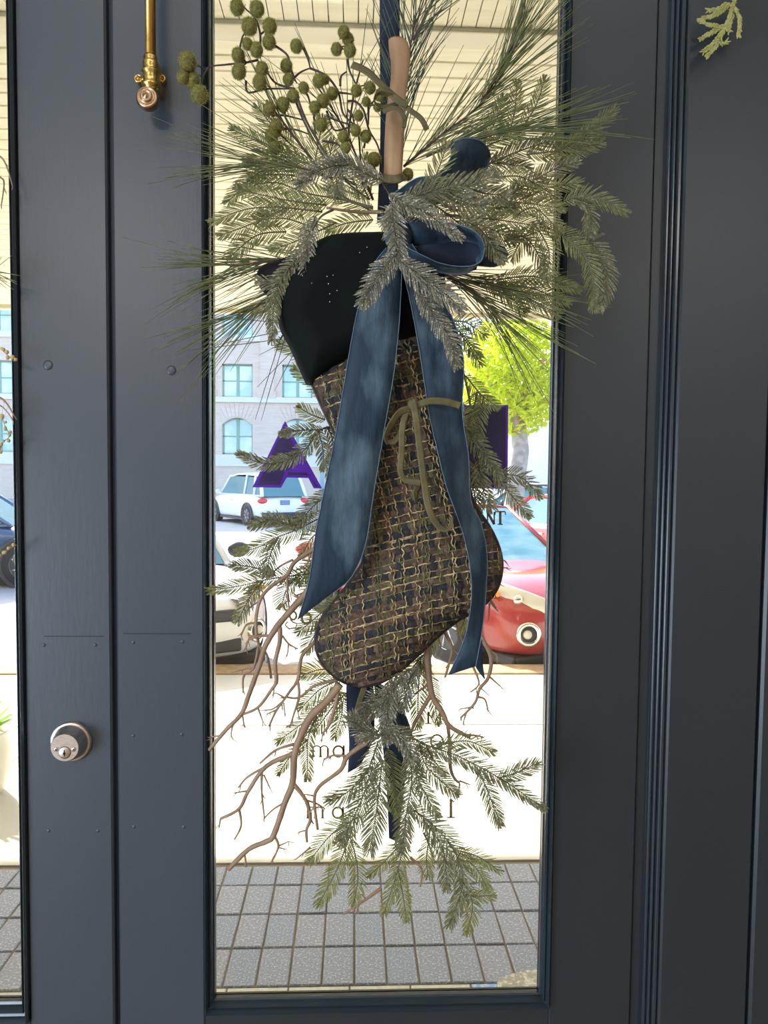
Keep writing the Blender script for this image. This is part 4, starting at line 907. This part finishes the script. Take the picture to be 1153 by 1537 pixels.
twigs('thin bare twig dropping left from the stocking toe', .045, [([(478, 958), (460, 976), (452, 989), (447, 1020), (435, 1038), (428, 1048), (414, 1068), (404, 1090)], 2.8), ([(447, 1020), (449, 1045), (442, 1069), (435, 1092)], 2.2), ([(428, 1048), (415, 1040)], 1.4),
    ([(414, 1066), (400, 1072)], 1.4), ([(425, 1052), (410, 1064), (396, 1066)], 1.4), ([(426, 1055), (428, 1076)], 1.2), ([(445, 1060), (450, 1080)], 1.2), ([(508, 1020), (473, 1029), (449, 1047), (428, 1046)], 2.6)])
twigs('heavy forked bare twig reaching lowest at left', .07, [([(510, 1027), (491, 1052), (466, 1076), (449, 1111), (442, 1135), (439, 1176), (428, 1204), (411, 1253), (400, 1263), (373, 1275), (343, 1305)], 6.0),
    ([(443, 1130), (400, 1150), (373, 1187), (359, 1214), (331, 1229)], 3.6), ([(359, 1214), (362, 1239), (352, 1260)], 2.0), ([(441, 1117), (414, 1126), (390, 1146)], 2.4), ([(393, 1160), (393, 1190), (397, 1228)], 1.9), ([(428, 1204), (410, 1215), (396, 1229)], 1.7),
    ([(400, 1150), (372, 1166), (358, 1182)], 2.0), ([(440, 1176), (459, 1201), (466, 1228), (460, 1246), (461, 1264)], 3.2), ([(459, 1201), (475, 1206), (488, 1214)], 1.6), ([(411, 1253), (418, 1270), (409, 1291)], 2.2), ([(418, 1270), (433, 1263)], 1.4), ([(418, 1272), (430, 1275)], 1.2),
    ([(367, 1280), (370, 1301)], 1.6), ([(331, 1229), (329, 1242)], 1.4), ([(396, 1163), (406, 1184)], 1.3), ([(372, 1187), (352, 1190)], 1.5), ([(461, 1246), (448, 1249)], 1.4), ([(508, 1032), (503, 1060), (494, 1088), (485, 1100)], 3.0), ([(485, 1100), (482, 1115)], 1.2)])
twigs('bare twig arcing left from the silvery fir cluster', .08, [([(552, 1113), (522, 1135), (511, 1156), (480, 1180), (472, 1201), (477, 1245)], 3.6), ([(522, 1135), (500, 1134), (487, 1140)], 2.0), ([(473, 1195), (458, 1192)], 1.5), ([(474, 1210), (462, 1222)], 1.4), ([(487, 1138), (484, 1148)], 1.2)])
twigs('forked bare twig right below the stocking sole', .04, [([(643, 955), (642, 993), (648, 1041), (664, 1069), (675, 1090), (706, 1107)], 5.4), ([(647, 1043), (626, 1079), (617, 1100)], 3.4), ([(672, 1084), (675, 1116)], 3.0), ([(700, 1103), (715, 1104), (727, 1107)], 1.8), ([(642, 1028), (622, 1042)], 2.0), ([(724, 1106), (722, 1114)], 1.0),
    ([(675, 1110), (676, 1150), (682, 1168), (690, 1175)], 3.0), ([(690, 1172), (706, 1178)], 1.4), ([(690, 1176), (688, 1196)], 1.4)])
twigs('short bare twig between sole and right ribbon tail', .03, [([(660, 938), (678, 970), (674, 996), (668, 1017)], 2.8), ([(680, 918), (694, 961)], 2.6), ([(678, 972), (688, 982)], 1.3), ([(655, 950), (662, 972), (655, 985)], 1.1), ([(650, 960), (648, 975)], 1.0)])
twigs('bare twig with hooked tips beneath the right ribbon tail', .03, [([(722, 955), (737, 986), (733, 1017), (720, 1034), (713, 1055), (692, 1077)], 3.2), ([(733, 1014), (751, 1030)], 1.7), ([(717, 1046), (728, 1050), (733, 1068)], 1.8), ([(710, 1000), (719, 1026), (706, 1039)], 1.9), ([(735, 976), (746, 984), (746, 995)], 1.6), ([(700, 1070), (695, 1086)], 1.4), ([(706, 1062), (690, 1064)], 1.3), ([(721, 1032), (730, 1040)], 1.2)])
twigs('tiny bare twig tips at the stocking heel', .01, [([(728, 888), (744, 913)], 3.0), ([(735, 905), (734, 926)], 1.5), ([(738, 890), (744, 894)], 1.2), ([(748, 843), (756, 841), (761, 845)], 1.2), ([(748, 853), (762, 852)], 1.2), ([(740, 868), (751, 876)], 1.2)])
twigs('short twig tip above the paving between the lowest fir sprays', .05, [([(572, 1333), (567, 1337), (539, 1357), (515, 1372)], 2.8), ([(539, 1357), (536, 1368)], 1.4), ([(549, 1350), (543, 1342)], 1.4), ([(616, 1287), (633, 1305), (631, 1331)], 2.0), ([(516, 1260), (519, 1280)], 2.4), ([(466, 1272), (450, 1285)], 1.8)])

# ------------------------------------------------------------------ strap, rod, ribbons
def strip(mb, a, b, th=0.0012):
    """solid ribbon between two 3D edge curves"""
    n = len(a); A = [Vector(p) for p in a]; B = [Vector(p) for p in b]; rows_f, rows_b = [], []
    offs = []
    for i in range(n):
        t = A[min(i+1, n-1)] - A[max(i-1, 0)]; nn = t.cross(B[i]-A[i]); nn = nn.normalized() if nn.length > 1e-12 else Vector((0, -1, 0)); offs.append(nn*th/2)
    ring_ = [[A[i]+offs[i], A[i]*.75+B[i]*.25+offs[i], (A[i]+B[i])/2+offs[i], A[i]*.25+B[i]*.75+offs[i], B[i]+offs[i], B[i]-offs[i], (A[i]+B[i])/2-offs[i], A[i]-offs[i]] for i in range(n)]
    mb.grid(ring_, close=True); base = len(mb.v); mb.f.append(tuple(base-8+k for k in range(8))); mb.f.append(tuple(base-8*n+k for k in range(8))[::-1])
def rib(name, La, Lb, mt, parent, edge=None, n=6, er=.0007, up=0.0):
    """La/Lb: lists of (px,py,depth)"""
    a = [P(x, y, -d-up) for x, y, d in smooth_pts(La, n)]; b = [P(x, y, -d-up) for x, y, d in smooth_pts(Lb, n)]
    m = MB(); strip(m, a, b); o = recalc(m.build(name, mt, parent))
    if edge:
        for e in (a, b):
            m = MB(); m.tube([p + Vector((0, -.0007, 0)) + Vector((rnd.uniform(-1, 1), 0, rnd.uniform(-1, 1)))*.0002 for p in e], er, 5); m.build('woven_edge', edge, o)
    return o
def ctr(pts, w_, twist=None):
    """centre line (px,py,depth) -> two edge lists, w_ px wide, in picture-facing plane tilted by twist"""
    A, B = [], []
    for i, (x, y, d) in enumerate(pts):
        x0, y0, _ = pts[max(i-1, 0)]; x1, y1, _ = pts[min(i+1, len(pts)-1)]; L = math.hypot(x1-x0, y1-y0) or 1
        nx, ny = -(y1-y0)/L, (x1-x0)/L; c, s = 1.0, 0.0
        if twist: c, s = math.cos(R(twist[i])), math.sin(R(twist[i]))
        A.append((x+nx*w_/2*c, y+ny*w_/2*c, d+s*w_/2*.00103)); B.append((x-nx*w_/2*c, y-ny*w_/2*c, d-s*w_/2*.00103))
    return A, B
hs = tag(empty('hanging_strap', P(588, 300, -.01)), 'dark blue strap running up the glass behind the tan rod', 'strap')
rib('strap_band', [(570, -60, .004), (570, 60, .004), (571, 200, .006), (566, 330, .02)], [(600, -60, .004), (600, 60, .004), (598, 200, .006), (598, 330, .02)], NAVY_V, hs)
# tan rod: flattened smooth tube
t = tag(empty('tan_rod', P(592, 262, -.075)), 'smooth tan rod with pinched top standing above the bow', 'rod')
lp = smooth_pts([(583, 60), (584, 75), (587, 100), (586, 125), (582, 150), (579, 180), (577, 220), (576, 270)], 4)
rp = smooth_pts([(606, 58), (613, 66), (616, 85), (614, 110), (610, 140), (608, 180), (606, 220), (603, 270)], 4)
m = MB(); rows = []
for (x0, y0), (x1, y1) in zip(lp, rp):
    a = P(x0, y0, -.075); b = P(x1, y1, -.075); c = (a+b)/2; h = (b-a)/2; row = []
    for k in range(20):
        th = 2*math.pi*k/20; row.append(c + h*math.cos(th) + Vector((0, -1, 0))*h.length*.62*math.sin(th)*(1+.10*math.cos(3*th)))
    rows.append(row)
m.grid(rows, close=True); m.f.append(tuple(range(20))); recalc(m.build('rod_body', TAN, t))
# crimped collar of the top
m = MB(); c = (Vector(rows[0][0])+Vector(rows[0][10]))/2
m.grid([[c + (Vector(q)-c)*.98 + Vector((0, 0, .0005)) for q in rows[0]], [c + (Vector(q)-c)*.72 + Vector((0, 0, .002)) for q in rows[0]], [c + (Vector(q)-c)*.62 - Vector((0, 0, .004)) for q in rows[0]]], close=True); m.build('rod_rim', TAN, t)
# olive ribbon wound round the rod
o1 = tag(empty('olive_tie_ribbon', P(590, 150, -.10)), 'olive velvet ribbon knotted round the tan rod above the bow', 'ribbon')
rib('long_tail', *ctr([(528, 97, .10), (552, 108, .10), (575, 130, .105), (600, 152, .11), (612, 158, .11)], 11, [10, 25, 30, 10, 0]), OLIVE, o1)
rib('right_tail', *ctr([(598, 150, .105), (615, 165, .11), (632, 178, .115), (641, 195, .11)], 8, [0, 20, 10, 0]), OLIVE, o1)
rib('small_loop', *ctr([(575, 168, .10), (588, 162, .11), (600, 165, .112), (607, 178, .11), (606, 192, .105)], 7, [0, 10, 20, 10, 0]), OLIVE, o1)
rib('left_loop', *ctr([(600, 152, .10), (585, 142, .11), (568, 140, .115), (562, 152, .11), (575, 160, .10), (598, 156, .10)], 8, [0, 20, 50, 80, 50, 20]), OLIVE, o1)
rib('rod_band', *ctr([(574, 266, .085), (582, 268, .096), (592, 269, .098), (602, 267, .096), (607, 264, .085)], 12), OLIVE, o1)

# blue velvet bow with tails
bow = tag(empty('velvet_bow', P(600, 350, -.09)), 'large blue velvet bow with two long tails over the tweed stocking', 'bow')
rib('ribbon_tail', [(580, 372, .11), (560, 400, .112), (539, 458, .12), (528, 510, .125), (516, 580, .125), (504, 650, .12), (488, 730, .12), (474, 800, .115), (464, 870, .11), (447, 930, .10)],
    [(600, 366, .105), (603, 400, .105), (602, 440, .11), (598, 500, .115), (590, 570, .12), (576, 650, .115), (561, 740, .11), (548, 820, .105), (526, 868, .10), (496, 892, .095)], VELVET, bow, VELVET_E, 8, up=.03)
rib('ribbon_tail', [(596, 372, .105), (602, 400, .105), (613, 440, .115), (625, 500, .12), (635, 560, .13), (644, 620, .13), (655, 670, .135), (670, 730, .13), (690, 785, .12), (702, 830, .11), (708, 880, .11), (704, 930, .105), (693, 970, .10), (673, 1013, .09)],
    [(618, 366, .105), (640, 400, .105), (662, 440, .105), (684, 490, .11), (696, 540, .115), (694, 620, .12), (703, 680, .11), (707, 750, .10), (722, 785, .095), (731, 830, .085), (730, 880, .085), (726, 930, .09), (720, 968, .095), (714, 1000, .09)], VELVET, bow, VELVET_E, 8, up=.035)
rib('tail_fold', [(714, 980, .08), (714, 1000, .08), (727, 1019, .078)], [(724, 960, .075), (724, 990, .075), (728, 1019, .077)], VELVET, bow)
# upper loop: pale underside rising from the knot, dark rounded crown
rib('upper_loop', [(592, 290, .10), (625, 268, .11), (655, 262, .12), (676, 238, .13), (678, 218, .135), (698, 208, .13), (722, 212, .12), (735, 226, .10)],
    [(596, 312, .07), (635, 302, .06), (665, 296, .06), (690, 282, .065), (706, 275, .07), (720, 268, .075), (730, 256, .08), (736, 232, .095)], VELVET, bow, VELVET_E, 8)
rib('upper_loop_back', [(735, 226, .10), (722, 222, .09), (695, 226, .08), (670, 250, .07), (630, 290, .06), (598, 305, .06)], [(736, 236, .095), (728, 262, .05), (705, 280, .04), (670, 300, .035), (630, 315, .03), (600, 320, .03)], VELVET, bow, None, 8)
rib('front_loop', [(598, 322, .10), (640, 330, .125), (690, 338, .14), (718, 352, .14), (728, 372, .13)], [(600, 368, .09), (650, 372, .09), (690, 368, .09), (715, 372, .10), (722, 388, .11)], VELVET, bow, VELVET_E, 8, up=.04)
rib('front_loop_return', [(728, 372, .13), (722, 392, .12), (700, 400, .115), (660, 395, .11), (612, 372, .09)], [(715, 388, .10), (712, 402, .09), (695, 412, .085), (655, 408, .08), (606, 392, .08)], VELVET, bow, VELVET_E, 8, up=.05)
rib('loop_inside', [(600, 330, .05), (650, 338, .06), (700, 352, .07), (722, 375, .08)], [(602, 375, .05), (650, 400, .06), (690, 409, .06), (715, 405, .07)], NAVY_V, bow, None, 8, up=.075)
rib('side_loop', [(690, 345, .07), (725, 352, .08), (752, 365, .08), (763, 382, .07)], [(690, 395, .05), (725, 400, .05), (745, 400, .05), (760, 392, .06)], VELVET, bow, VELVET_E, 8)
m = MB(); m.sphere(P(598, 348, -.135), .024, 20, 12, (.85, .7, 1.25), .02); m.build('knot', VELVET, bow)
nv = tag(empty('navy_ribbon_tails', P(560, 1030, -.03)), 'pair of navy velvet ribbon ends hanging below the stocking', 'ribbon')
rib('ribbon_tail', [(520, 1015, .03), (520, 1060, .03), (524, 1110, .035), (522, 1160, .03)], [(560, 1015, .03), (562, 1060, .03), (560, 1110, .03), (540, 1150, .03)], NAVY_V, nv)
rib('ribbon_tail', [(560, 1020, .02), (572, 1100, .025), (580, 1180, .03), (584, 1258, .03)], [(596, 1040, .02), (612, 1120, .025), (606, 1190, .03), (598, 1264, .03)], NAVY_V, nv)
rib('short_tail', [(585, 1040, .01), (598, 1080, .012), (612, 1108, .012)], [(600, 1050, .01), (614, 1085, .012), (622, 1112, .012)], VELVET, nv)
rib('olive_end', *ctr([(548, 1030, .05), (541, 1050, .05), (533, 1080, .05)], 9), OLIVE, nv)

# thin olive bow on the stocking
ob = tag(empty('thin_olive_bow', P(620, 605, -.15)), 'thin olive velvet bow tied on the stocking between the blue tails', 'bow')
DB = .172
rib('right_end', *ctr([(622, 612, DB), (640, 603, DB+.005), (660, 602, DB+.004), (678, 605, DB), (691, 609, DB)], 10.5), OLIVE, ob)
rib('loop', *ctr([(618, 613, DB), (602, 618, DB+.004), (588, 635, DB+.006), (579, 655, DB+.004), (582, 667, DB)], 11, [0, 20, 40, 60, 75]), OLIVE, ob)
rib('loop_return', *ctr([(580, 664, DB-.004), (592, 662, DB-.006), (603, 646, DB-.006), (612, 622, DB-.002)], 9, [60, 30, 20, 0]), OLIVE, ob)
rib('middle_end', *ctr([(612, 615, DB), (604, 640, DB+.005), (603, 680, DB+.005), (601, 705, DB+.003), (608, 720, DB+.001), (620, 723, DB+.002), (632, 725, DB+.003)], 9, [0, 0, 0, 0, 20, 10, 0]), OLIVE, ob)
rib('curled_end', *ctr([(630, 724, DB-.004), (624, 738, DB-.004), (625, 754, DB-.006)], 9, [0, 20, 60]), OLIVE, ob)
rib('long_end', *ctr([(619, 599, DB+.004), (625, 630, DB+.008), (631, 680, DB+.006), (637, 725, DB+.004), (643, 760, DB+.002), (655, 786, DB), (668, 795, DB), (677, 788, DB), (677, 776, DB-.002)], 10, [0, 0, 0, 0, 10, 25, 40, 60, 60]), OLIVE, ob)
m = MB(); m.sphere(P(619, 607, -(DB+.002)), .0065, 12, 8, (1, .6, 1.2)); m.build('knot', OLIVE, ob)

# ------------------------------------------------------------------ stocking
S0 = 0.055
body_poly = smooth_pts([(640, 480), (600, 500), (540, 520), (466, 560), (470, 580), (485, 615), (503, 655), (520, 710), (536, 765), (546, 808), (544, 842), (526, 872), (497, 908), (479, 934), (473, 962), (480, 990), (500, 1014), (530, 1029), (565, 1027), (600, 1008), (640, 972), (680, 937), (722, 912), (745, 887), (754, 855), (750, 823), (735, 790), (712, 755), (700, 710), (690, 650), (675, 560), (640, 480)], 4)[:-1]
cuff_poly = smooth_pts([(450, 380), (475, 362), (505, 351), (560, 348), (620, 350), (660, 380), (668, 440), (650, 505), (600, 514), (530, 536), (475, 574), (462, 578), (455, 568), (437, 527), (420, 494), (413, 456), (425, 420), (450, 380)], 4)[:-1]
def dist_fn(poly):
    a = np.array(poly); b = np.roll(a, -1, 0); ab = b-a; l2 = (ab**2).sum(1)+1e-9
    def f(q):
        q = np.atleast_2d(q); t = np.clip(((q[:, None]-a)*ab).sum(2)/l2, 0, 1); pr = a+ab*t[..., None]
        return np.sqrt(((q[:, None]-pr)**2).sum(2)).min(1)
    return f
def inside(poly, q):
    a = np.array(poly); b = np.roll(a, -1, 0); q = np.atleast_2d(q); c = np.zeros(len(q), bool)
    for (x0, y0), (x1, y1) in zip(a, b):
        if y0 == y1: continue
        k = ((y0 > q[:, 1]) != (y1 > q[:, 1])) & (q[:, 0] < (x1-x0)*(q[:, 1]-y0)/(y1-y0)+x0); c ^= k
    return c
def prof(d, Rr): 
    u = np.clip(d/Rr, 0, 1); return np.sqrt(1-(1-u)**2)
def pillow(name, poly, base, front, back, Rr, mt, parent, step=6, relief=None):
    df = dist_fn(poly); xs = [p[0] for p in poly]; ys = [p[1] for p in poly]
    gx, gy = np.meshgrid(np.arange(min(xs), max(xs), step), np.arange(min(ys), max(ys), step)); g = np.stack([gx.ravel(), gy.ravel()], 1)
    g = g[inside(poly, g)]; d = df(g); g = g[d > step*.6]
    coords = [Vector(p) for p in poly] + [Vector(p) for p in g]; n = len(poly)
    r_ = delaunay_2d_cdt(coords, [], [list(range(n))], 1, 1e-4); V, F = r_[0], r_[2]
    va = np.array([tuple(v) for v in V]); dv = df(va); h = prof(dv, Rr); h[dv < .2] = 0
    m = MB()
    rl = relief(va) if relief is not None else 0
    fr = [P(x, y, -(base + front*hh*(1) + r2)) for (x, y), hh, r2 in zip(va, h, (rl*h if relief is not None else np.zeros(len(h))))]
    m.add(fr, [tuple(f) for f in F])
    m.add([P(x, y, -(base - back*hh)) for (x, y), hh in zip(va, h)], [tuple(f)[::-1] for f in F])
    o = m.build(name, mt, parent)
    bm = bmesh.new(); bm.from_mesh(o.data); bmesh.ops.remove_doubles(bm, verts=bm.verts, dist=1e-5); bmesh.ops.recalc_face_normals(bm, faces=bm.faces); bm.to_mesh(o.data); bm.free()
    return o, df
sk = tag(empty('christmas_stocking', P(560, 1028, -S0)), 'brown tweed stocking with black velvet cuff hanging in the middle of the glass', 'stocking')
bd, dfb = pillow('tweed_body', body_poly, S0, .052, .035, 62, TW_BASE, sk)
def wav(q): return .004*np.sin(q[:, 0]*.035+q[:, 1]*.012) + .003*np.sin(q[:, 1]*.05)
pillow('velvet_cuff', cuff_poly, S0+.012, .056, .035, 50, BLACKV, sk, relief=wav)
# rear lip of the cuff at the left and its satin lining
pillow('cuff_back_lip', smooth_pts([(386, 408), (395, 398), (420, 389), (450, 378), (480, 366), (470, 400), (440, 430), (412, 448), (395, 438), (387, 425), (386, 408)], 4)[:-1], S0+.012, .022, .02, 16, BLACKS, sk, step=5)
m = MB(); pl = [P(x, y, -(S0+.001)) for x, y in body_poly]; pl.append(pl[0]); m.tube(pl, .0022, 6, cap=False); m.build('piping', mat('dark_brown_piping', (.03, .018, .014), .5), sk)
# stitch of tiny glitter specks on the cuff
m = MB()
for a, b in [(500, 413), (491, 415), (493, 426), (506, 436), (495, 441), (495, 453), (551, 371), (540, 379), (468, 425)]:
    m.sphere(P(a, b, -(S0+.012+.062)), .0008, 6, 4)
m.build('glitter_speck', mat('glitter', (.9, .9, .85), .2, .5), sk, kind='stuff')
def surf(q, lift=0.0):
    q = np.atleast_2d(q); d = dfb(q); h = prof(d, 62); return S0 + .052*h + lift, d
GA = np.array([0.0])
def gshift(y):  # warp drift: slope .24 high up, fading in the foot
    y = np.asarray(y, float); return np.where(y < 800, .24*(y-500), .24*300 + .05*(y-800))
def run(mbs, pts, rad=None, width=None, wob=0.0, over=None, lift=.0012):
    """lay a yarn along pixel points where they are inside the body"""
    q = np.array(pts); ins = inside(body_poly, q); dep, d = surf(q); ok = ins & (d > 2.5)
    cur = []
    def flush():
        if len(cur) > 3:
            if rad:
                mbs.tube([P(x, y, -(dd)) for x, y, dd in cur], rad*rnd.uniform(.8, 1.2), 5)
            else:
                A, B = ctr(cur, width)
                mbs.grid([[P(x, y, -dd) for x, y, dd in A], [P((a[0]+b[0])/2, (a[1]+b[1])/2, -(a[2]+.0011)) for a, b in zip(A, B)], [P(x, y, -dd) for x, y, dd in B]])
        cur.clear()
    for i, ((x, y), dd, k) in enumerate(zip(q, dep, ok)):
        if not k: flush(); continue
        cur.append((x + rnd.uniform(-wob, wob), y + rnd.uniform(-wob, wob), dd + lift + (over(i) if over else 0)))
    flush()
bands = {'b': MB(), 'k': MB(), 'o': MB()}; tan = MB(); green = MB()
seq = 'bkobbkbbokkbbbkobkbb'; yy = 470; i = 0
def weft_y(y0, x): return y0 - .24*(x-600) + .00035*(x-600)**2
WP = 12.5; WR = 11.5; WH = .0011
while yy < 1120:
    ph = rnd.random()*6; kx = np.arange(450, 770, 3.0); r0 = i
    pts = [(x, weft_y(yy, x)) for x in kx]
    cf = [(x - float(gshift(y)) - 300)/WP for x, y in pts]
    run(bands[seq[i % len(seq)]], pts, width=WR*.86, over=lambda j: WH*math.cos(math.pi*(cf[j]+r0)), lift=.0008)
    if i % 3 != 1: run(tan if i % 4 else green, [(x, weft_y(yy+WR/2, x)) for x in kx], rad=.00105, wob=.8, over=lambda j: .0019*math.sin(j*.75+ph), lift=.0021)
    if i % 5 == 0: run(tan, [(x, weft_y(yy-WR/2+2, x)) for x in kx], rad=.0009, wob=1.0, over=lambda j: .0019*math.sin(j*.85+ph+2), lift=.0018)
    yy += WR; i += 1
xx = 300; c_ = 0; wseq = 'kbobkkbbkobkbb'
while xx < 760:
    ys_ = np.arange(500, 1035, 3.0); gs = gshift(ys_); pts = [(xx+a, y) for y, a in zip(ys_, gs)]
    rf = [(y + .24*(x-600) - .00035*(x-600)**2 - 470)/WR for x, y in pts]
    run(bands[wseq[c_ % len(wseq)]], pts, width=WP*.72, over=lambda j: -WH*math.cos(math.pi*(rf[j]+c_)), lift=.0008)
    xx += WP; c_ += 1
xx = 300; i = 0
while xx < 760:
    ph = rnd.random()*6; ys_ = np.arange(500, 1035, 3.0); gs = gshift(ys_)
    pair = [0, 4.5] if i % 3 else [0]
    for o_ in pair:
        run(tan if (i % 4 != 2) else green, [(xx+o_+a+1.1*math.sin(y*.5+ph+o_), y) for y, a in zip(ys_, gs)], rad=.00095, wob=.8, over=lambda j: .0019*math.sin(j*.75+ph+o_), lift=.0022)
    if i % 2 == 0: run(green, [(xx-5+a+1.1*math.sin(y*.4+ph), y) for y, a in zip(ys_, gs)], rad=.0009, wob=.9, over=lambda j: .0019*math.sin(j*.75+ph+3), lift=.0018)
    xx += rnd.choice([13, 17, 20, 24]) ; i += 1
bands['b'].build('brown_yarn', TW_BROWN, bd, kind='stuff'); bands['k'].build('navy_yarn', TW_BLACK, bd, kind='stuff'); bands['o'].build('olive_yarn', TW_OLIVE, bd, kind='stuff')
tan.build('tan_yarn', TW_TAN, bd, kind='stuff'); green.build('green_yarn', TW_GREEN, bd, kind='stuff')

# ------------------------------------------------------------------ left-door decoration seen at the edge, cedar sprig, planter
t = pine('long-needled pine tip of the second swag on the left door', [([(-60, 420), (-30, 412), (-8, 406)], .03, .04, 26, 36, 8, 50, .2)])
def beads(label, pts, dep, n):
    pl, L = poly3(pts, dep, dep, 6); m = MB(); m.tube(pl, .0006, 5); b0 = pl[0]; t = tag(empty('bead_strand', b0), label, 'bead strand', 'bead strands of the second swag'); m.build('wire', TWIG, t)
    for p, tg in along(pl, L*.00103/n): 
        m = MB(); m.sphere(p + Vector((rnd.uniform(-.003, .003), 0, rnd.uniform(-.003, .003))), rnd.uniform(.0022, .0034), 8, 6); m.build('bead', BEAD, t)
beads('gold bead strand at the left edge, upper one', [(-40, 505), (-10, 515), (8, 530), (22, 543)], .03, 14)
beads('gold bead strand at the left edge, curled middle one', [(-30, 610), (-2, 622), (8, 640), (14, 655), (4, 665), (-4, 690)], .03, 20)
beads('gold bead strand at the left edge, lowest slanting one', [(-40, 855), (-5, 838), (12, 825), (25, 818)], .03, 12)
twigs('thin brown twigs curling at the left edge of the photo', .03, [([(-20, 232), (0, 235), (10, 250), (19, 280)], 1.5), ([(-20, 255), (0, 266), (6, 275), (2, 308)], 1.5), ([(-20, 590), (5, 600), (22, 625)], 1.8), ([(-20, 598), (5, 612), (20, 632)], 1.2)])
cd = tag(empty('cedar_sprig', P(1100, -5, -.04)), 'small yellow-green cedar sprig hanging at the top right over the dark panel', 'sprig')
cs = [[(1106, -12), (1098, 15), (1090, 38), (1082, 55)], [(1090, 38), (1070, 48), (1050, 60)], [(1086, 45), (1074, 62), (1056, 78)], [(1082, 50), (1076, 68), (1060, 86)], [(1085, 40), (1065, 38), (1050, 30)], [(1096, 5), (1078, 20), (1048, 31)], [(1092, 5), (1078, 14), (1062, 16)],
      [(1102, 10), (1110, 28), (1109, 56)], [(1096, 30), (1093, 42), (1096, 48)], [(1080, 55), (1084, 66), (1092, 62)], [(1100, 20), (1096, 35), (1094, 45)]]
m = MB()
for pts in cs:
    pl, L = poly3(pts, .045, .05, 5); m.tube(pl, .0013, 5)
    for p, tg in along(pl, .0032):
        for s in (-1, 1):
            e = (tg*.9 + tg.cross(Vector((0, -1, 0)))*s*.75 + Vector((0, rnd.uniform(-.5, .2), 0))).normalized(); l = rnd.uniform(.0035, .0065); m.tube([p, p+e*l*.6, p+(e+tg*.2)*l], [.0010, .0013, .0006], 5)
m.build('frond', CEDAR, cd)
pg = G(-22, 1190); pt = tag(empty('potted_plant', (pg.x, pg.y, 0)), 'pale pot with a green plant on the sunny sidewalk at left', 'potted plant')
m = MB(); m.lathe((pg.x, pg.y, 0), [(0, 0), (.075, 0), (.09, .02), (.115, .12), (.12, .22), (.10, .29), (.112, .30), (.112, .315), (.095, .315), (.09, .29), (0, .28)], axis=(0, 0, 1), n=28); m.build('pot', POT, pt)
m = MB()
for k in range(40):
    a = rnd.uniform(0, 6.28); r_ = rnd.uniform(.05, .17); h = rnd.uniform(.05, .22); b = Vector((pg.x+rnd.uniform(-.04, .04), pg.y+rnd.uniform(-.04, .04), .30)); e = Vector((math.cos(a)*r_, math.sin(a)*r_, h)); blade(m, b, e.normalized(), Vector((0, 0, 1)).cross(e).normalized(), e.length, .016, Vector((0, 0, -.25)))
m.build('leaves', LEAF_D, pt, False, kind='stuff')
for k, (x, y, sx, sy, pw) in enumerate(LAMPS):
    m = MB(); m.box((x-sx/2-.05, y-sy/2-.05, 3.34), (x+sx/2+.05, y+sy/2+.05, 3.398)); o = m.build('ceiling_light', mat('lamp_housing', (.8, .8, .8), .5), None, False)
    tag(o, ['wide ceiling light over the left door leaf', 'small square ceiling light behind the left door leaf', 'large square ceiling light deep in the shop at right', 'narrow ceiling light over the right door leaf'][k], 'ceiling light')
